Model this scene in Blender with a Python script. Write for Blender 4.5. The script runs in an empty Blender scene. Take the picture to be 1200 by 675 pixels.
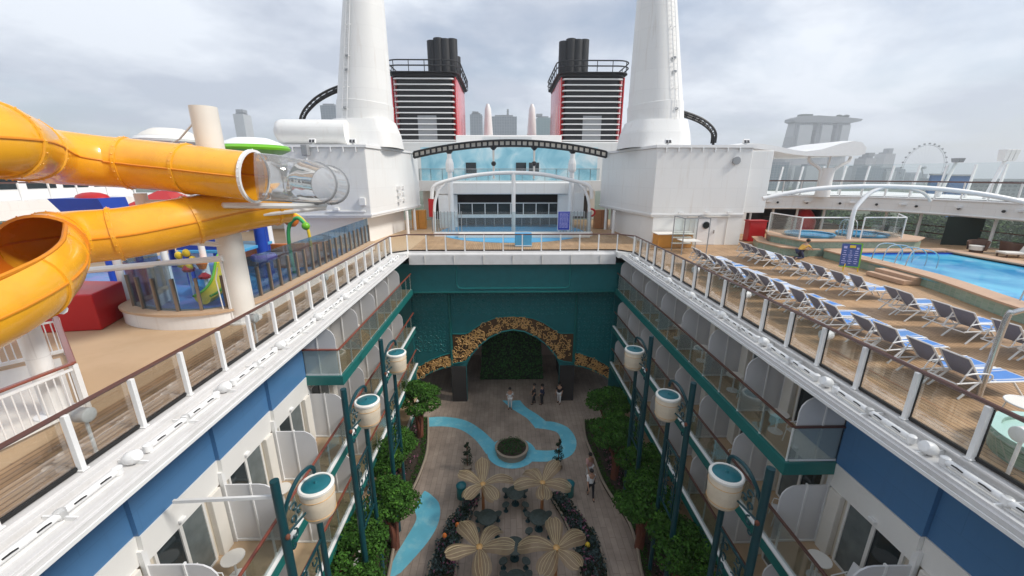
import bpy, bmesh, math, random
from mathutils import Vector, Matrix
rnd = random.Random(7)
PI = math.pi
S = bpy.context.scene
COL = S.collection
XC = 0.5                      # ship's centre line

# ------------------------------------------------------------------ materials
def _new(name):
    m = bpy.data.materials.new(name); m.use_nodes = True
    nt = m.node_tree; nt.nodes.clear()
    out = nt.nodes.new('ShaderNodeOutputMaterial')
    return m, nt, out
def mat(name, col, rough=.5, var=.1, scale=2.0, bump=0.0, bscale=30., metal=0., spec=.5, coat=0., dirt=None, dscale=.6, dlo=.52, dhi=.75):
    m, nt, out = _new(name); N = nt.nodes.new; L = nt.links.new
    b = N('ShaderNodeBsdfPrincipled'); L(b.outputs[0], out.inputs[0])
    b.inputs['Metallic'].default_value = metal
    b.inputs['Specular IOR Level'].default_value = spec
    b.inputs['Coat Weight'].default_value = coat
    tc = N('ShaderNodeTexCoord')
    n = N('ShaderNodeTexNoise'); n.inputs['Scale'].default_value = scale; n.inputs['Detail'].default_value = 5
    L(tc.outputs['Object'], n.inputs['Vector'])
    mx = N('ShaderNodeMix'); mx.data_type = 'RGBA'
    mx.inputs[6].default_value = (*[c*(1-var) for c in col], 1)
    mx.inputs[7].default_value = (*[min(1, c*(1+var)) for c in col], 1)
    L(n.outputs['Fac'], mx.inputs[0]); last = mx.outputs[2]
    if dirt:
        d = N('ShaderNodeTexNoise'); d.inputs['Scale'].default_value = dscale; d.inputs['Detail'].default_value = 9; d.inputs['Roughness'].default_value = .7
        L(tc.outputs['Object'], d.inputs['Vector'])
        r = N('ShaderNodeMapRange'); r.inputs[1].default_value = dlo; r.inputs[2].default_value = dhi
        r.inputs[3].default_value = 0; r.inputs[4].default_value = .6; L(d.outputs['Fac'], r.inputs[0])
        m2 = N('ShaderNodeMix'); m2.data_type = 'RGBA'; L(r.outputs[0], m2.inputs[0]); L(last, m2.inputs[6]); m2.inputs[7].default_value = (*dirt, 1)
        last = m2.outputs[2]
    L(last, b.inputs['Base Color'])
    rr = N('ShaderNodeMapRange'); rr.inputs[3].default_value = rough*.8; rr.inputs[4].default_value = min(1, rough*1.2)
    L(n.outputs['Fac'], rr.inputs[0]); L(rr.outputs[0], b.inputs['Roughness'])
    if bump:
        bn = N('ShaderNodeTexNoise'); bn.inputs['Scale'].default_value = bscale; bn.inputs['Detail'].default_value = 3
        L(tc.outputs['Object'], bn.inputs['Vector'])
        bp = N('ShaderNodeBump'); bp.inputs['Strength'].default_value = bump; bp.inputs['Distance'].default_value = .03
        L(bn.outputs['Fac'], bp.inputs['Height']); L(bp.outputs[0], b.inputs['Normal'])
    return m
def brickmat(name, c1, c2, mortar, scale, bw, bh, ms, rough=.6, rot=0., rotx=0., bump=.3, offset=.5, noise=.25, stain=None):
    """planks, tiles and paving: Brick Texture over object coordinates"""
    m, nt, out = _new(name); N = nt.nodes.new; L = nt.links.new
    b = N('ShaderNodeBsdfPrincipled'); L(b.outputs[0], out.inputs[0]); b.inputs['Roughness'].default_value = rough
    tc = N('ShaderNodeTexCoord'); mp = N('ShaderNodeMapping'); L(tc.outputs['Object'], mp.inputs[0])
    mp.inputs['Rotation'].default_value = (rotx, 0, rot)
    br = N('ShaderNodeTexBrick'); L(mp.outputs[0], br.inputs['Vector'])
    br.inputs['Color1'].default_value = (*c1, 1); br.inputs['Color2'].default_value = (*c2, 1); br.inputs['Mortar'].default_value = (*mortar, 1)
    br.inputs['Scale'].default_value = scale; br.inputs['Brick Width'].default_value = bw; br.inputs['Row Height'].default_value = bh
    br.inputs['Mortar Size'].default_value = ms; br.offset = offset
    n = N('ShaderNodeTexNoise'); n.inputs['Scale'].default_value = .7; n.inputs['Detail'].default_value = 8; n.inputs['Roughness'].default_value = .65
    L(tc.outputs['Object'], n.inputs['Vector'])
    mr = N('ShaderNodeMapRange'); mr.inputs[1].default_value = .3; mr.inputs[2].default_value = .7
    mr.inputs[3].default_value = 1-noise; mr.inputs[4].default_value = 1+noise*.5; L(n.outputs['Fac'], mr.inputs[0])
    mx = N('ShaderNodeMix'); mx.data_type = 'RGBA'; mx.blend_type = 'MULTIPLY'; mx.inputs[0].default_value = 1
    L(br.outputs[0], mx.inputs[6]); cc = N('ShaderNodeCombineColor')
    for i in range(3): L(mr.outputs[0], cc.inputs[i])
    L(cc.outputs[0], mx.inputs[7]); last = mx.outputs[2]
    if stain:
        d = N('ShaderNodeTexNoise'); d.inputs['Scale'].default_value = .35; d.inputs['Detail'].default_value = 6; L(tc.outputs['Object'], d.inputs['Vector'])
        r = N('ShaderNodeMapRange'); r.inputs[1].default_value = .55; r.inputs[2].default_value = .7; r.inputs[4].default_value = .45; L(d.outputs['Fac'], r.inputs[0])
        m2 = N('ShaderNodeMix'); m2.data_type = 'RGBA'; L(r.outputs[0], m2.inputs[0]); L(last, m2.inputs[6]); m2.inputs[7].default_value = (*stain, 1); last = m2.outputs[2]
    L(last, b.inputs['Base Color'])
    bp = N('ShaderNodeBump'); bp.inputs['Strength'].default_value = bump; bp.inputs['Distance'].default_value = .01; bp.invert = True
    L(br.outputs['Fac'], bp.inputs['Height']); L(bp.outputs[0], b.inputs['Normal'])
    return m
def glassmat(name, tint=(.93, .96, .95), refl=1.0, rough=.02, film=0.0, filmcol=(.8, .82, .82)):
    m, nt, out = _new(name); N = nt.nodes.new; L = nt.links.new
    t = N('ShaderNodeBsdfTransparent'); t.inputs[0].default_value = (*tint, 1)
    g = N('ShaderNodeBsdfGlossy'); g.inputs['Roughness'].default_value = rough
    f = N('ShaderNodeFresnel'); f.inputs[0].default_value = 1.45
    mu = N('ShaderNodeMath'); mu.operation = 'MULTIPLY'; mu.inputs[1].default_value = refl; L(f.outputs[0], mu.inputs[0])
    mx = N('ShaderNodeMixShader'); L(mu.outputs[0], mx.inputs[0]); L(t.outputs[0], mx.inputs[1]); L(g.outputs[0], mx.inputs[2])
    last = mx
    if film:
        d = N('ShaderNodeBsdfDiffuse'); d.inputs[0].default_value = (*filmcol, 1)
        m2 = N('ShaderNodeMixShader'); m2.inputs[0].default_value = film; L(mx.outputs[0], m2.inputs[1]); L(d.outputs[0], m2.inputs[2]); last = m2
    L(last.outputs[0], out.inputs[0])
    return m
M = {}
def D(n, *a, **k): M[n] = mat(n, *a, **k)
D('white_paint', (.80, .79, .76), .38, .04, 1.5, dirt=(.55, .52, .46), dscale=.9, dlo=.58, dhi=.9)
D('white_metal', (.80, .80, .79), .35, .05, 4)
D('ledge_paint', (.62, .61, .60), .45, .08, 2, dirt=(.42, .40, .37), dscale=1.6, dlo=.5, dhi=.85)
D('white_steel', (.78, .78, .77), .42, .04, .8, bump=.06, bscale=2.5, dirt=(.60, .57, .50), dscale=.5, dlo=.55, dhi=.9)
D('off_white', (.72, .69, .63), .5, .06, 2)
D('beige_wall', (.62, .56, .46), .6, .06, 2)
D('handrail', (.10, .040, .028), .3, .2, 6, coat=.3)
D('handrail_red', (.24, .065, .040), .3, .2, 6, coat=.3)
D('black_gasket', (.010, .010, .010), .5)
D('teal_trim', (.012, .145, .135), .35, .15, 3)
D('teal_dark', (.012, .140, .152), .38, .2, 2, bump=.15, bscale=5)
D('teal_bright', (.015, .19, .19), .35, .15, 2)
D('teal_iron', (.006, .050, .062), .35, .2, 5)
D('lid_teal', (.010, .135, .165), .4, .25, 6)
D('blue_panel', (.065, .205, .43), .32, .10, .7, bump=.04, bscale=1.5)
D('balcony_tile', (.50, .36, .23), .6, .12, 3)
D('pane', (.016, .024, .028), .06, .3, .8, spec=.6)
D('curtain_pane', (.12, .14, .14), .10, .4, 3., spec=.6)
D('frosted_panel', (.66, .66, .67), .25, .04, 1)
D('door_frame', (.70, .69, .66), .4)
D('lantern_skin', (.68, .59, .46), .6, .14, 5, dirt=(.52, .40, .28), dscale=4, dlo=.5, dhi=.8)
D('lantern_rim', (.82, .80, .74), .4)
D('gold', (.62, .36, .13), .4, .3, 4, metal=.2)
D('gold_ground', (.085, .042, .015), .5, .35, 6)
D('bark', (.16, .052, .028), .8, .3, 6, bump=.5, bscale=14)
D('soil', (.045, .032, .022), .9, .4, 6, bump=.6)
D('stream_blue', (.16, .55, .70), .35, .18, 1.2, dirt=(.34, .68, .76), dscale=1.6, dlo=.5, dhi=.62)
D('kerb_stone', (.33, .27, .21), .7, .15, 4)
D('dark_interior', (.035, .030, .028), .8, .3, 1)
D('interior_wall', (.46, .34, .28), .7, .15, 1)
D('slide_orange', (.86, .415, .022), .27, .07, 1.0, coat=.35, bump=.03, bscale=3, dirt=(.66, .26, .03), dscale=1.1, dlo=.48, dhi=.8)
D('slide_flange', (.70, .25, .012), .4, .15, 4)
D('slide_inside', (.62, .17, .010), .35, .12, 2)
D('red_paint', (.46, .010, .012), .35, .12, 1)
D('royal_blue', (.012, .055, .36), .4, .15, 2)
D('sky_blue', (.08, .36, .62), .4, .15, 2)
D('lime', (.16, .46, .018), .35, .15, 2)
D('leaf_paint', (.05, .36, .10), .4, .1, 2)
D('yellow_paint', (.75, .52, .03), .4, .1, 2)
D('purple', (.24, .10, .48), .4, .15, 2)
D('orange_paint', (.72, .19, .03), .45, .12, 2)
D('splash_blue', (.07, .24, .50), .4, .3, .6, dirt=(.30, .22, .55), dscale=.5, dlo=.5, dhi=.56)
D('curb_tan', (.52, .36, .23), .6, .12, 3)
D('post_brown', (.23, .17, .12), .5, .15, 4)
D('black_paint', (.012, .012, .013), .4, .3, 2)
D('stack_black', (.020, .021, .023), .5, .3, 1)
D('funnel_red', (.56, .035, .040), .22, .06, .5, coat=.3)
D('steel', (.55, .56, .56), .25, .1, 5, metal=.9)
D('chair_frame', (.74, .74, .72), .35, .06, 6)
D('sling', (.215, .235, .315), .75, .2, 20, bump=.25, bscale=160)
D('sling_seat', (.10, .24, .52), .8, .15, 6, bump=.2, bscale=90)
D('towel_blue', (.085, .235, .58), .85, .15, 6, bump=.3, bscale=120)
D('towel_pale', (.42, .50, .66), .85, .2, 7, bump=.3, bscale=120)
D('wood_panel', (.36, .15, .06), .4, .25, 3)
D('wood_orange', (.62, .28, .05), .4, .2, 3)
D('coping', (.50, .33, .22), .6, .15, 3)
D('screen_dark', (.010, .022, .016), .6, .3, 1)
D('skin', (.42, .24, .16), .55, .05, 6)
D('hair', (.012, .010, .009), .6, .2, 10)
D('cloth_yellow', (.70, .40, .08), .8, .08, 6)
D('cloth_white', (.72, .72, .72), .8, .05, 6)
D('cloth_black', (.018, .018, .022), .8, .1, 6)
D('cloth_pink', (.55, .32, .30), .8, .08, 6)
D('cloth_navy', (.03, .04, .09), .8, .1, 6)
D('lamp_lens', (.05, .05, .055), .15)
D('petal_rib', (.62, .50, .30), .6)
D('city_concrete', (.42, .43, .44), .6, .15, .05)
D('city_roof', (.20, .21, .22), .6, .2, .05)
D('city_blue', (.03, .13, .34), .5, .15, .1)
D('land_green', (.055, .075, .03), .9, .5, .02, dirt=(.26, .25, .20), dscale=.01)
D('tub_glass', (.42, .62, .55), .12, .1, 2)
D('pebble', (.045, .065, .06), .6, .9, 9)
D('ring_grey', (.30, .31, .32), .4)
D('cobalt_sign', (.025, .06, .42), .4, .1, 2)
D('navy_sign', (.05, .09, .28), .45, .5, 6)
D('letter_white', (.8, .8, .82), .5)
D('letter_lilac', (.45, .45, .75), .5)
def panelmat(name, col, rough=.4, pw=2.4, ph=1.35, streak=(.46, .36, .26), amt=.22):
    """painted ship plating: faint welded seams, slight ripple and rain streaks"""
    m, nt, out = _new(name); N = nt.nodes.new; L = nt.links.new
    b = N('ShaderNodeBsdfPrincipled'); L(b.outputs[0], out.inputs[0]); b.inputs['Roughness'].default_value = rough
    tc = N('ShaderNodeTexCoord'); sx = N('ShaderNodeSeparateXYZ'); L(tc.outputs['Object'], sx.inputs[0])
    ad = N('ShaderNodeMath'); L(sx.outputs[0], ad.inputs[0]); L(sx.outputs[1], ad.inputs[1])
    cb = N('ShaderNodeCombineXYZ'); L(ad.outputs[0], cb.inputs[0]); L(sx.outputs[2], cb.inputs[1])
    br = N('ShaderNodeTexBrick'); L(cb.outputs[0], br.inputs['Vector']); br.inputs['Scale'].default_value = 1
    br.inputs['Brick Width'].default_value = pw; br.inputs['Row Height'].default_value = ph; br.inputs['Mortar Size'].default_value = .012
    br.inputs['Color1'].default_value = (*col, 1); br.inputs['Color2'].default_value = (*[c*.96 for c in col], 1); br.inputs['Mortar'].default_value = (*[c*.89 for c in col], 1)
    mp = N('ShaderNodeMapping'); mp.inputs['Scale'].default_value = (2.6, 2.6, .22); L(tc.outputs['Object'], mp.inputs[0])
    n = N('ShaderNodeTexNoise'); n.inputs['Scale'].default_value = 1.3; n.inputs['Detail'].default_value = 7; n.inputs['Roughness'].default_value = .65; L(mp.outputs[0], n.inputs['Vector'])
    r = N('ShaderNodeMapRange'); r.inputs[1].default_value = .56; r.inputs[2].default_value = .80; r.inputs[4].default_value = amt*1.6; L(n.outputs['Fac'], r.inputs[0])
    m2 = N('ShaderNodeMix'); m2.data_type = 'RGBA'; L(r.outputs[0], m2.inputs[0]); L(br.outputs[0], m2.inputs[6]); m2.inputs[7].default_value = (*streak, 1); L(m2.outputs[2], b.inputs['Base Color'])
    w = N('ShaderNodeTexNoise'); w.inputs['Scale'].default_value = 1.1; w.inputs['Detail'].default_value = 2; L(tc.outputs['Object'], w.inputs['Vector'])
    sb = N('ShaderNodeMath'); sb.operation = 'SUBTRACT'; L(w.outputs['Fac'], sb.inputs[0]); L(br.outputs['Fac'], sb.inputs[1])
    bp = N('ShaderNodeBump'); bp.inputs['Strength'].default_value = .22; bp.inputs['Distance'].default_value = .02; L(sb.outputs[0], bp.inputs['Height']); L(bp.outputs[0], b.inputs['Normal'])
    return m
M['white_steel'] = panelmat('plated_steel', (.78, .775, .755), .42)
M['blue_panel'] = panelmat('blue_plating', (.075, .195, .385), .34, 2.4, 5, (.05, .12, .24), .25)
M['brown_seat'] = mat('brown_seat', (.11, .055, .035), .6, .2, 4)
M['deck_planks'] = brickmat('deck_planks', (.52, .335, .185), (.43, .265, .14), (.15, .085, .045), 1, 2.4, .13, .011, .55, rot=PI/2, noise=.32, stain=(.40, .25, .13))
M['deck_sand'] = mat('deck_sand', (.52, .37, .23), .6, .09, .5, dirt=(.45, .31, .18), dscale=.22, dlo=.48, dhi=.56, bump=.08, bscale=20)
M['garden_paving'] = brickmat('garden_paving', (.40, .32, .26), (.34, .27, .22), (.25, .195, .16), 1, 1.2, .3, .012, .6, rot=PI/2, noise=.35)
M['tile_green'] = brickmat('tile_green', (.22, .34, .26), (.30, .41, .33), (.33, .40, .35), 1, .09, .09, .006, .3, rotx=PI/2, offset=0, noise=.25)
M['tub_mosaic'] = brickmat('tub_mosaic', (.14, .27, .21), (.28, .42, .34), (.35, .42, .38), 1, .05, .05, .005, .3, rotx=PI/2, offset=0, noise=.25)
M['city_glass'] = brickmat('city_glass', (.06, .10, .13), (.09, .13, .17), (.24, .26, .28), 1, 7, 4, .8, .25, rotx=PI/2, offset=0, noise=.3)
M['city_glass_green'] = brickmat('city_glass_green', (.07, .17, .18), (.09, .20, .20), (.15, .23, .24), 1, 9, 5, .6, .25, rotx=PI/2, offset=0, noise=.3)
M['city_pale'] = brickmat('city_pale', (.22, .23, .24), (.26, .26, .27), (.42, .42, .42), 1, 6, 4, 1.2, .5, rotx=PI/2, offset=0, noise=.3)
M['glass'] = glassmat('rail_glass', (.975, .985, .98), .45)
M['glass_balcony'] = glassmat('balcony_glass', (.93, .965, .955), .5)
M['glass_screen'] = glassmat('screen_glass', (.90, .94, .94), .6, film=.02)
M['glass_blue'] = glassmat('blue_glass', (.72, .84, .93), .7, film=.04, filmcol=(.3, .45, .6))
M['glass_grey'] = glassmat('grey_glass', (.86, .91, .92), .7, film=.04)
M['clear_tube'] = glassmat('clear_tube', (.90, .91, .91), 1.3, film=.16, filmcol=(.75, .74, .72))
M['frosted_glass'] = glassmat('frosted_glass', (.8, .82, .82), .8, .2, film=.6)
M['amber_clear'] = glassmat('amber_clear', (.95, .72, .38), 1.2, film=.25, filmcol=(.75, .42, .08))
def watermat():
    m, nt, out = _new('pool_water'); N = nt.nodes.new; L = nt.links.new
    b = N('ShaderNodeBsdfPrincipled'); L(b.outputs[0], out.inputs[0]); b.inputs['Roughness'].default_value = .02; b.inputs['IOR'].default_value = 1.33
    tc = N('ShaderNodeTexCoord'); n = N('ShaderNodeTexNoise'); n.inputs['Scale'].default_value = .45; n.inputs['Detail'].default_value = 4; n.inputs['Distortion'].default_value = .6
    L(tc.outputs['Object'], n.inputs['Vector'])
    r = N('ShaderNodeValToRGB'); r.color_ramp.elements[0].position = .38; r.color_ramp.elements[0].color = (.02, .29, .60, 1)
    r.color_ramp.elements[1].position = .62; r.color_ramp.elements[1].color = (.13, .55, .80, 1)
    L(n.outputs['Fac'], r.inputs[0]); L(r.outputs[0], b.inputs['Base Color'])
    w = N('ShaderNodeTexNoise'); w.inputs['Scale'].default_value = 2.2; w.inputs['Detail'].default_value = 3; L(tc.outputs['Object'], w.inputs['Vector'])
    bp = N('ShaderNodeBump'); bp.inputs['Strength'].default_value = .06; bp.inputs['Distance'].default_value = .1
    L(w.outputs['Fac'], bp.inputs['Height']); L(bp.outputs[0], b.inputs['Normal'])
    return m
M['pool_water'] = watermat()
def muralmat():
    m, nt, out = _new('sea_mural'); N = nt.nodes.new; L = nt.links.new
    b = N('ShaderNodeBsdfPrincipled'); L(b.outputs[0], out.inputs[0]); b.inputs['Roughness'].default_value = .45
    tc = N('ShaderNodeTexCoord'); n = N('ShaderNodeTexNoise'); n.inputs['Scale'].default_value = .5; n.inputs['Detail'].default_value = 6; n.inputs['Distortion'].default_value = .8
    L(tc.outputs['Object'], n.inputs['Vector'])
    r = N('ShaderNodeValToRGB'); e = r.color_ramp.elements
    e[0].position = .35; e[0].color = (.22, .50, .62, 1); e[1].position = .72; e[1].color = (.78, .86, .88, 1)
    x = e.new(.52); x.color = (.36, .64, .74, 1)
    L(n.outputs['Fac'], r.inputs[0]); L(r.outputs[0], b.inputs['Base Color'])
    return m
M['sea_mural'] = muralmat()
def leafmat(name, c, tr=.3):
    m, nt, out = _new(name); N = nt.nodes.new; L = nt.links.new
    b = N('ShaderNodeBsdfPrincipled'); b.inputs['Roughness'].default_value = .7; b.inputs['Specular IOR Level'].default_value = .18
    t = N('ShaderNodeBsdfTranslucent'); mx = N('ShaderNodeMixShader'); mx.inputs[0].default_value = tr
    g = N('ShaderNodeNewGeometry'); mr = N('ShaderNodeMapRange'); mr.inputs[3].default_value = .55; mr.inputs[4].default_value = 1.5
    L(g.outputs['Random Per Island'], mr.inputs[0])
    hs = N('ShaderNodeHueSaturation'); hs.inputs['Color'].default_value = (*c, 1); L(mr.outputs[0], hs.inputs['Value'])
    L(hs.outputs[0], b.inputs['Base Color']); L(hs.outputs[0], t.inputs[0])
    L(b.outputs[0], mx.inputs[1]); L(t.outputs[0], mx.inputs[2]); L(mx.outputs[0], out.inputs[0])
    return m
M['leaf'] = leafmat('leaf', (.046, .125, .018)); M['leaf_light'] = leafmat('leaf_light', (.085, .21, .03))
M['leaf_blue'] = leafmat('leaf_blue', (.075, .115, .115)); M['leaf_wood'] = leafmat('leaf_wood', (.042, .080, .018), .15)
M['hedge'] = leafmat('hedge', (.035, .12, .03)); M['flower_mix'] = leafmat('flower_mix', (.26, .10, .16), .2)
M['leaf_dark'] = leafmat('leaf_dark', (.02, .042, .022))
def petalmat():
    m, nt, out = _new('petal'); N = nt.nodes.new; L = nt.links.new
    d = N('ShaderNodeBsdfPrincipled'); d.inputs['Roughness'].default_value = .5
    tc = N('ShaderNodeTexCoord'); n = N('ShaderNodeTexNoise'); n.inputs['Scale'].default_value = 3; L(tc.outputs['Object'], n.inputs['Vector'])
    r = N('ShaderNodeValToRGB'); r.color_ramp.elements[0].color = (.44, .30, .17, 1); r.color_ramp.elements[1].color = (.64, .50, .33, 1); L(n.outputs['Fac'], r.inputs[0])
    L(r.outputs[0], d.inputs['Base Color'])
    t = N('ShaderNodeBsdfTranslucent'); L(r.outputs[0], t.inputs[0])
    mx = N('ShaderNodeMixShader'); mx.inputs[0].default_value = .55; L(d.outputs[0], mx.inputs[1]); L(t.outputs[0], mx.inputs[2])
    tr = N('ShaderNodeBsdfTransparent'); m2 = N('ShaderNodeMixShader'); m2.inputs[0].default_value = .30; L(mx.outputs[0], m2.inputs[1]); L(tr.outputs[0], m2.inputs[2])
    L(m2.outputs[0], out.inputs[0]); return m
M['petal'] = petalmat()
def seamat():
    m, nt, out = _new('sea_water'); N = nt.nodes.new; L = nt.links.new
    b = N('ShaderNodeBsdfPrincipled'); L(b.outputs[0], out.inputs[0]); b.inputs['Base Color'].default_value = (.05, .09, .10, 1); b.inputs['Roughness'].default_value = .15
    tc = N('ShaderNodeTexCoord'); w = N('ShaderNodeTexNoise'); w.inputs['Scale'].default_value = .15; w.inputs['Detail'].default_value = 5; L(tc.outputs['Object'], w.inputs['Vector'])
    bp = N('ShaderNodeBump'); bp.inputs['Strength'].default_value = .4; L(w.outputs['Fac'], bp.inputs['Height']); L(bp.outputs[0], b.inputs['Normal'])
    return m
M['sea'] = seamat()

# ------------------------------------------------------------------ mesh builder
ORG = {}
class MB:
    def __init__(s): s.v = []; s.f = []
    def add(s, vs, fs):
        o = len(s.v); s.v += [Vector(p) for p in vs]; s.f += [tuple(i+o for i in f) for f in fs]; return s
    def box(s, x0, x1, y0, y1, z0, z1):
        if x0 > x1: x0, x1 = x1, x0
        if y0 > y1: y0, y1 = y1, y0
        return s.add([(x0,y0,z0),(x1,y0,z0),(x1,y1,z0),(x0,y1,z0),(x0,y0,z1),(x1,y0,z1),(x1,y1,z1),(x0,y1,z1)],
                     [(0,3,2,1),(4,5,6,7),(0,1,5,4),(1,2,6,5),(2,3,7,6),(3,0,4,7)])
    def obox(s, c, size, R=None):
        R = R or Matrix.Identity(3); c = Vector(c); hx, hy, hz = [k/2 for k in size]
        P = [c + R @ Vector(p) for p in [(-hx,-hy,-hz),(hx,-hy,-hz),(hx,hy,-hz),(-hx,hy,-hz),(-hx,-hy,hz),(hx,-hy,hz),(hx,hy,hz),(-hx,hy,hz)]]
        return s.add(P, [(0,3,2,1),(4,5,6,7),(0,1,5,4),(1,2,6,5),(2,3,7,6),(3,0,4,7)])
    def beam(s, p, q, w, h, up=(0,0,1)):
        p, q = Vector(p), Vector(q); d = q-p; l = d.length; d.normalize(); u = Vector(up)
        if abs(d.dot(u)) > .98: u = Vector((0,1,0))
        a = d.cross(u).normalized(); b = a.cross(d).normalized()
        R = Matrix((a, d, b)).transposed()
        return s.obox((p+q)/2, (w, l, h), R)
    def tube(s, pts, r, n=8, closed=False, caps=True, arc=None, flat=1.0):
        P = [Vector(p) for p in pts]; m = len(P); rs = r if isinstance(r, (list, tuple)) else [r]*m
        T = []
        for i in range(m):
            a = P[i-1] if (i > 0 or closed) else P[i]; b = P[(i+1) % m] if (i < m-1 or closed) else P[i]
            t = b-a; T.append(t.normalized() if t.length > 1e-9 else Vector((0,0,1)))
        u = Vector((0,0,1)) if abs(T[0].z) < .95 else Vector((1,0,0))
        u = (u - T[0]*u.dot(T[0])).normalized(); vs = []; k = n if arc is None else n+1
        for i in range(m):
            if i:
                q = T[i-1].rotation_difference(T[i]); u = q @ u; u = (u - T[i]*u.dot(T[i])).normalized()
            w = T[i].cross(u)
            for j in range(k):
                a = 2*PI*j/n if arc is None else arc[0]+(arc[1]-arc[0])*j/n
                vs.append(P[i] + (u*math.cos(a)*flat + w*math.sin(a))*rs[i])
        fs = []; mm = m if closed else m-1
        for i in range(mm):
            for j in range(n if arc is None else n):
                a = i*k+j; b = i*k+(j+1) % k; c = ((i+1) % m)*k+(j+1) % k; d = ((i+1) % m)*k+j
                fs.append((a, b, c, d))
        if caps and not closed and arc is None:
            fs.append(tuple(range(n))[::-1]); fs.append(tuple((m-1)*n+j for j in range(n)))
        return s.add(vs, fs)
    def lathe(s, prof, c=(0,0,0), n=24, caps=True):
        c = Vector(c); vs = []; fs = []
        for r, z in prof:
            for j in range(n):
                a = 2*PI*j/n; vs.append(c + Vector((r*math.cos(a), r*math.sin(a), z)))
        for i in range(len(prof)-1):
            for j in range(n):
                fs.append((i*n+j, i*n+(j+1) % n, (i+1)*n+(j+1) % n, (i+1)*n+j))
        if caps:
            if prof[0][0] > 1e-4: fs.append(tuple(range(n))[::-1])
            if prof[-1][0] > 1e-4: fs.append(tuple((len(prof)-1)*n+j for j in range(n)))
        return s.add(vs, fs)
    def prism(s, poly, z0, z1, ax='z'):
        n = len(poly)
        def P(a, b, h): return {'z': (a, b, h), 'y': (a, h, b), 'x': (h, a, b)}[ax]
        vs = [P(a, b, z0) for a, b in poly] + [P(a, b, z1) for a, b in poly]
        fs = [tuple(range(n))[::-1], tuple(range(n, 2*n))] + [(i, (i+1) % n, n+(i+1) % n, n+i) for i in range(n)]
        return s.add(vs, fs)
    def loft(s, polyA, zA, polyB, zB, caps=True):
        n = len(polyA); vs = [(a, b, zA) for a, b in polyA] + [(a, b, zB) for a, b in polyB]
        fs = [(i, (i+1) % n, n+(i+1) % n, n+i) for i in range(n)]
        if caps: fs += [tuple(range(n))[::-1], tuple(range(n, 2*n))]
        return s.add(vs, fs)
    def strip(s, A, B):
        n = len(A); return s.add(list(A)+list(B), [(i, i+1, n+i+1, n+i) for i in range(n-1)])
    def ball(s, c, r, nu=12, nv=8):
        c = Vector(c); r = (r, r, r) if not hasattr(r, '__len__') else r; vs = [c+Vector((0,0,-r[2]))]; fs = []
        for i in range(1, nv):
            t = -PI/2+PI*i/nv
            for j in range(nu):
                a = 2*PI*j/nu; vs.append(c+Vector((r[0]*math.cos(t)*math.cos(a), r[1]*math.cos(t)*math.sin(a), r[2]*math.sin(t))))
        vs.append(c+Vector((0,0,r[2]))); top = len(vs)-1
        for j in range(nu): fs.append((0, 1+(j+1) % nu, 1+j)); fs.append((top, 1+(nv-2)*nu+j, 1+(nv-2)*nu+(j+1) % nu))
        for i in range(nv-2):
            for j in range(nu): fs.append((1+i*nu+j, 1+i*nu+(j+1) % nu, 1+(i+1)*nu+(j+1) % nu, 1+(i+1)*nu+j))
        return s.add(vs, fs)
    def leafy(s, c, R, n, size, rg=rnd, shell=.75, flatz=1.0):
        """n small leaf quads spread through the outer part of an ellipsoid"""
        c = Vector(c); vs = []; fs = []
        for _ in range(n):
            d = Vector((rg.gauss(0,1), rg.gauss(0,1), rg.gauss(0,1))).normalized(); k = shell+(1-shell)*rg.random()+rg.gauss(0,.05)
            p = c+Vector((d.x*R[0], d.y*R[1], d.z*R[2]))*k
            t = Vector((rg.gauss(0,1), rg.gauss(0,1), rg.gauss(0,1)*flatz)).normalized(); nn = (d+Vector((rg.gauss(0,.6), rg.gauss(0,.6), rg.gauss(0,.6)+.3))).normalized()
            a = nn.cross(t); a = a.normalized() if a.length > 1e-6 else Vector((1,0,0)); b = nn.cross(a); z = size*rg.uniform(.6, 1.3)
            o = len(vs); vs += [p-a*z*.5, p+b*z*.32+nn*z*.08, p+a*z*.6, p-b*z*.32+nn*z*.08]; fs.append((o, o+1, o+2, o+3))
        return s.add(vs, fs)
    def build(s, name, m, parent=None, smooth=False, bevel=0, fix=True, kind=None, **tags):
        org = ORG.get(parent)
        if parent is None:
            xs = [p.x for p in s.v]; ys = [p.y for p in s.v]; zs = [p.z for p in s.v]
            org = Vector(((min(xs)+max(xs))/2, (min(ys)+max(ys))/2, min(zs)))
        me = bpy.data.meshes.new(name); me.from_pydata([p-org for p in s.v], [], s.f)
        if fix:
            bm = bmesh.new(); bm.from_mesh(me); bmesh.ops.recalc_face_normals(bm, faces=bm.faces); bm.to_mesh(me); bm.free()
        me.materials.append(M[m] if isinstance(m, str) else m)
        if smooth:
            me.polygons.foreach_set('use_smooth', [True]*len(me.polygons))
            try: me.set_sharp_from_angle(angle=math.radians(42))
            except Exception: pass
        me.update()
        o = bpy.data.objects.new(name, me); COL.objects.link(o)
        if parent is None: o.location = org
        else: o.parent = parent
        ORG[o] = org
        if bevel:
            b = o.modifiers.new('bevel', 'BEVEL'); b.width = bevel; b.segments = 2; b.limit_method = 'ANGLE'
        if kind: o['kind'] = kind
        for k, val in tags.items(): o[k] = val
        return o
def thing(name, label, cat, loc=(0,0,0), group=None):
    o = bpy.data.objects.new(name, None); COL.objects.link(o); o.location = loc; o.empty_display_size = .2
    o['label'] = label; o['category'] = cat
    if group: o['group'] = group
    ORG[o] = Vector(loc); return o
def children(o): return [c for c in bpy.data.objects if c.parent == o]
KIDS = {}
def copy_tree(o, parent=None):
    c = o.copy(); COL.objects.link(c)
    if parent is not None: c.parent = parent
    if o not in KIDS: KIDS[o] = list(o.children)
    for ch in KIDS[o]: copy_tree(ch, c)
    return c
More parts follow.
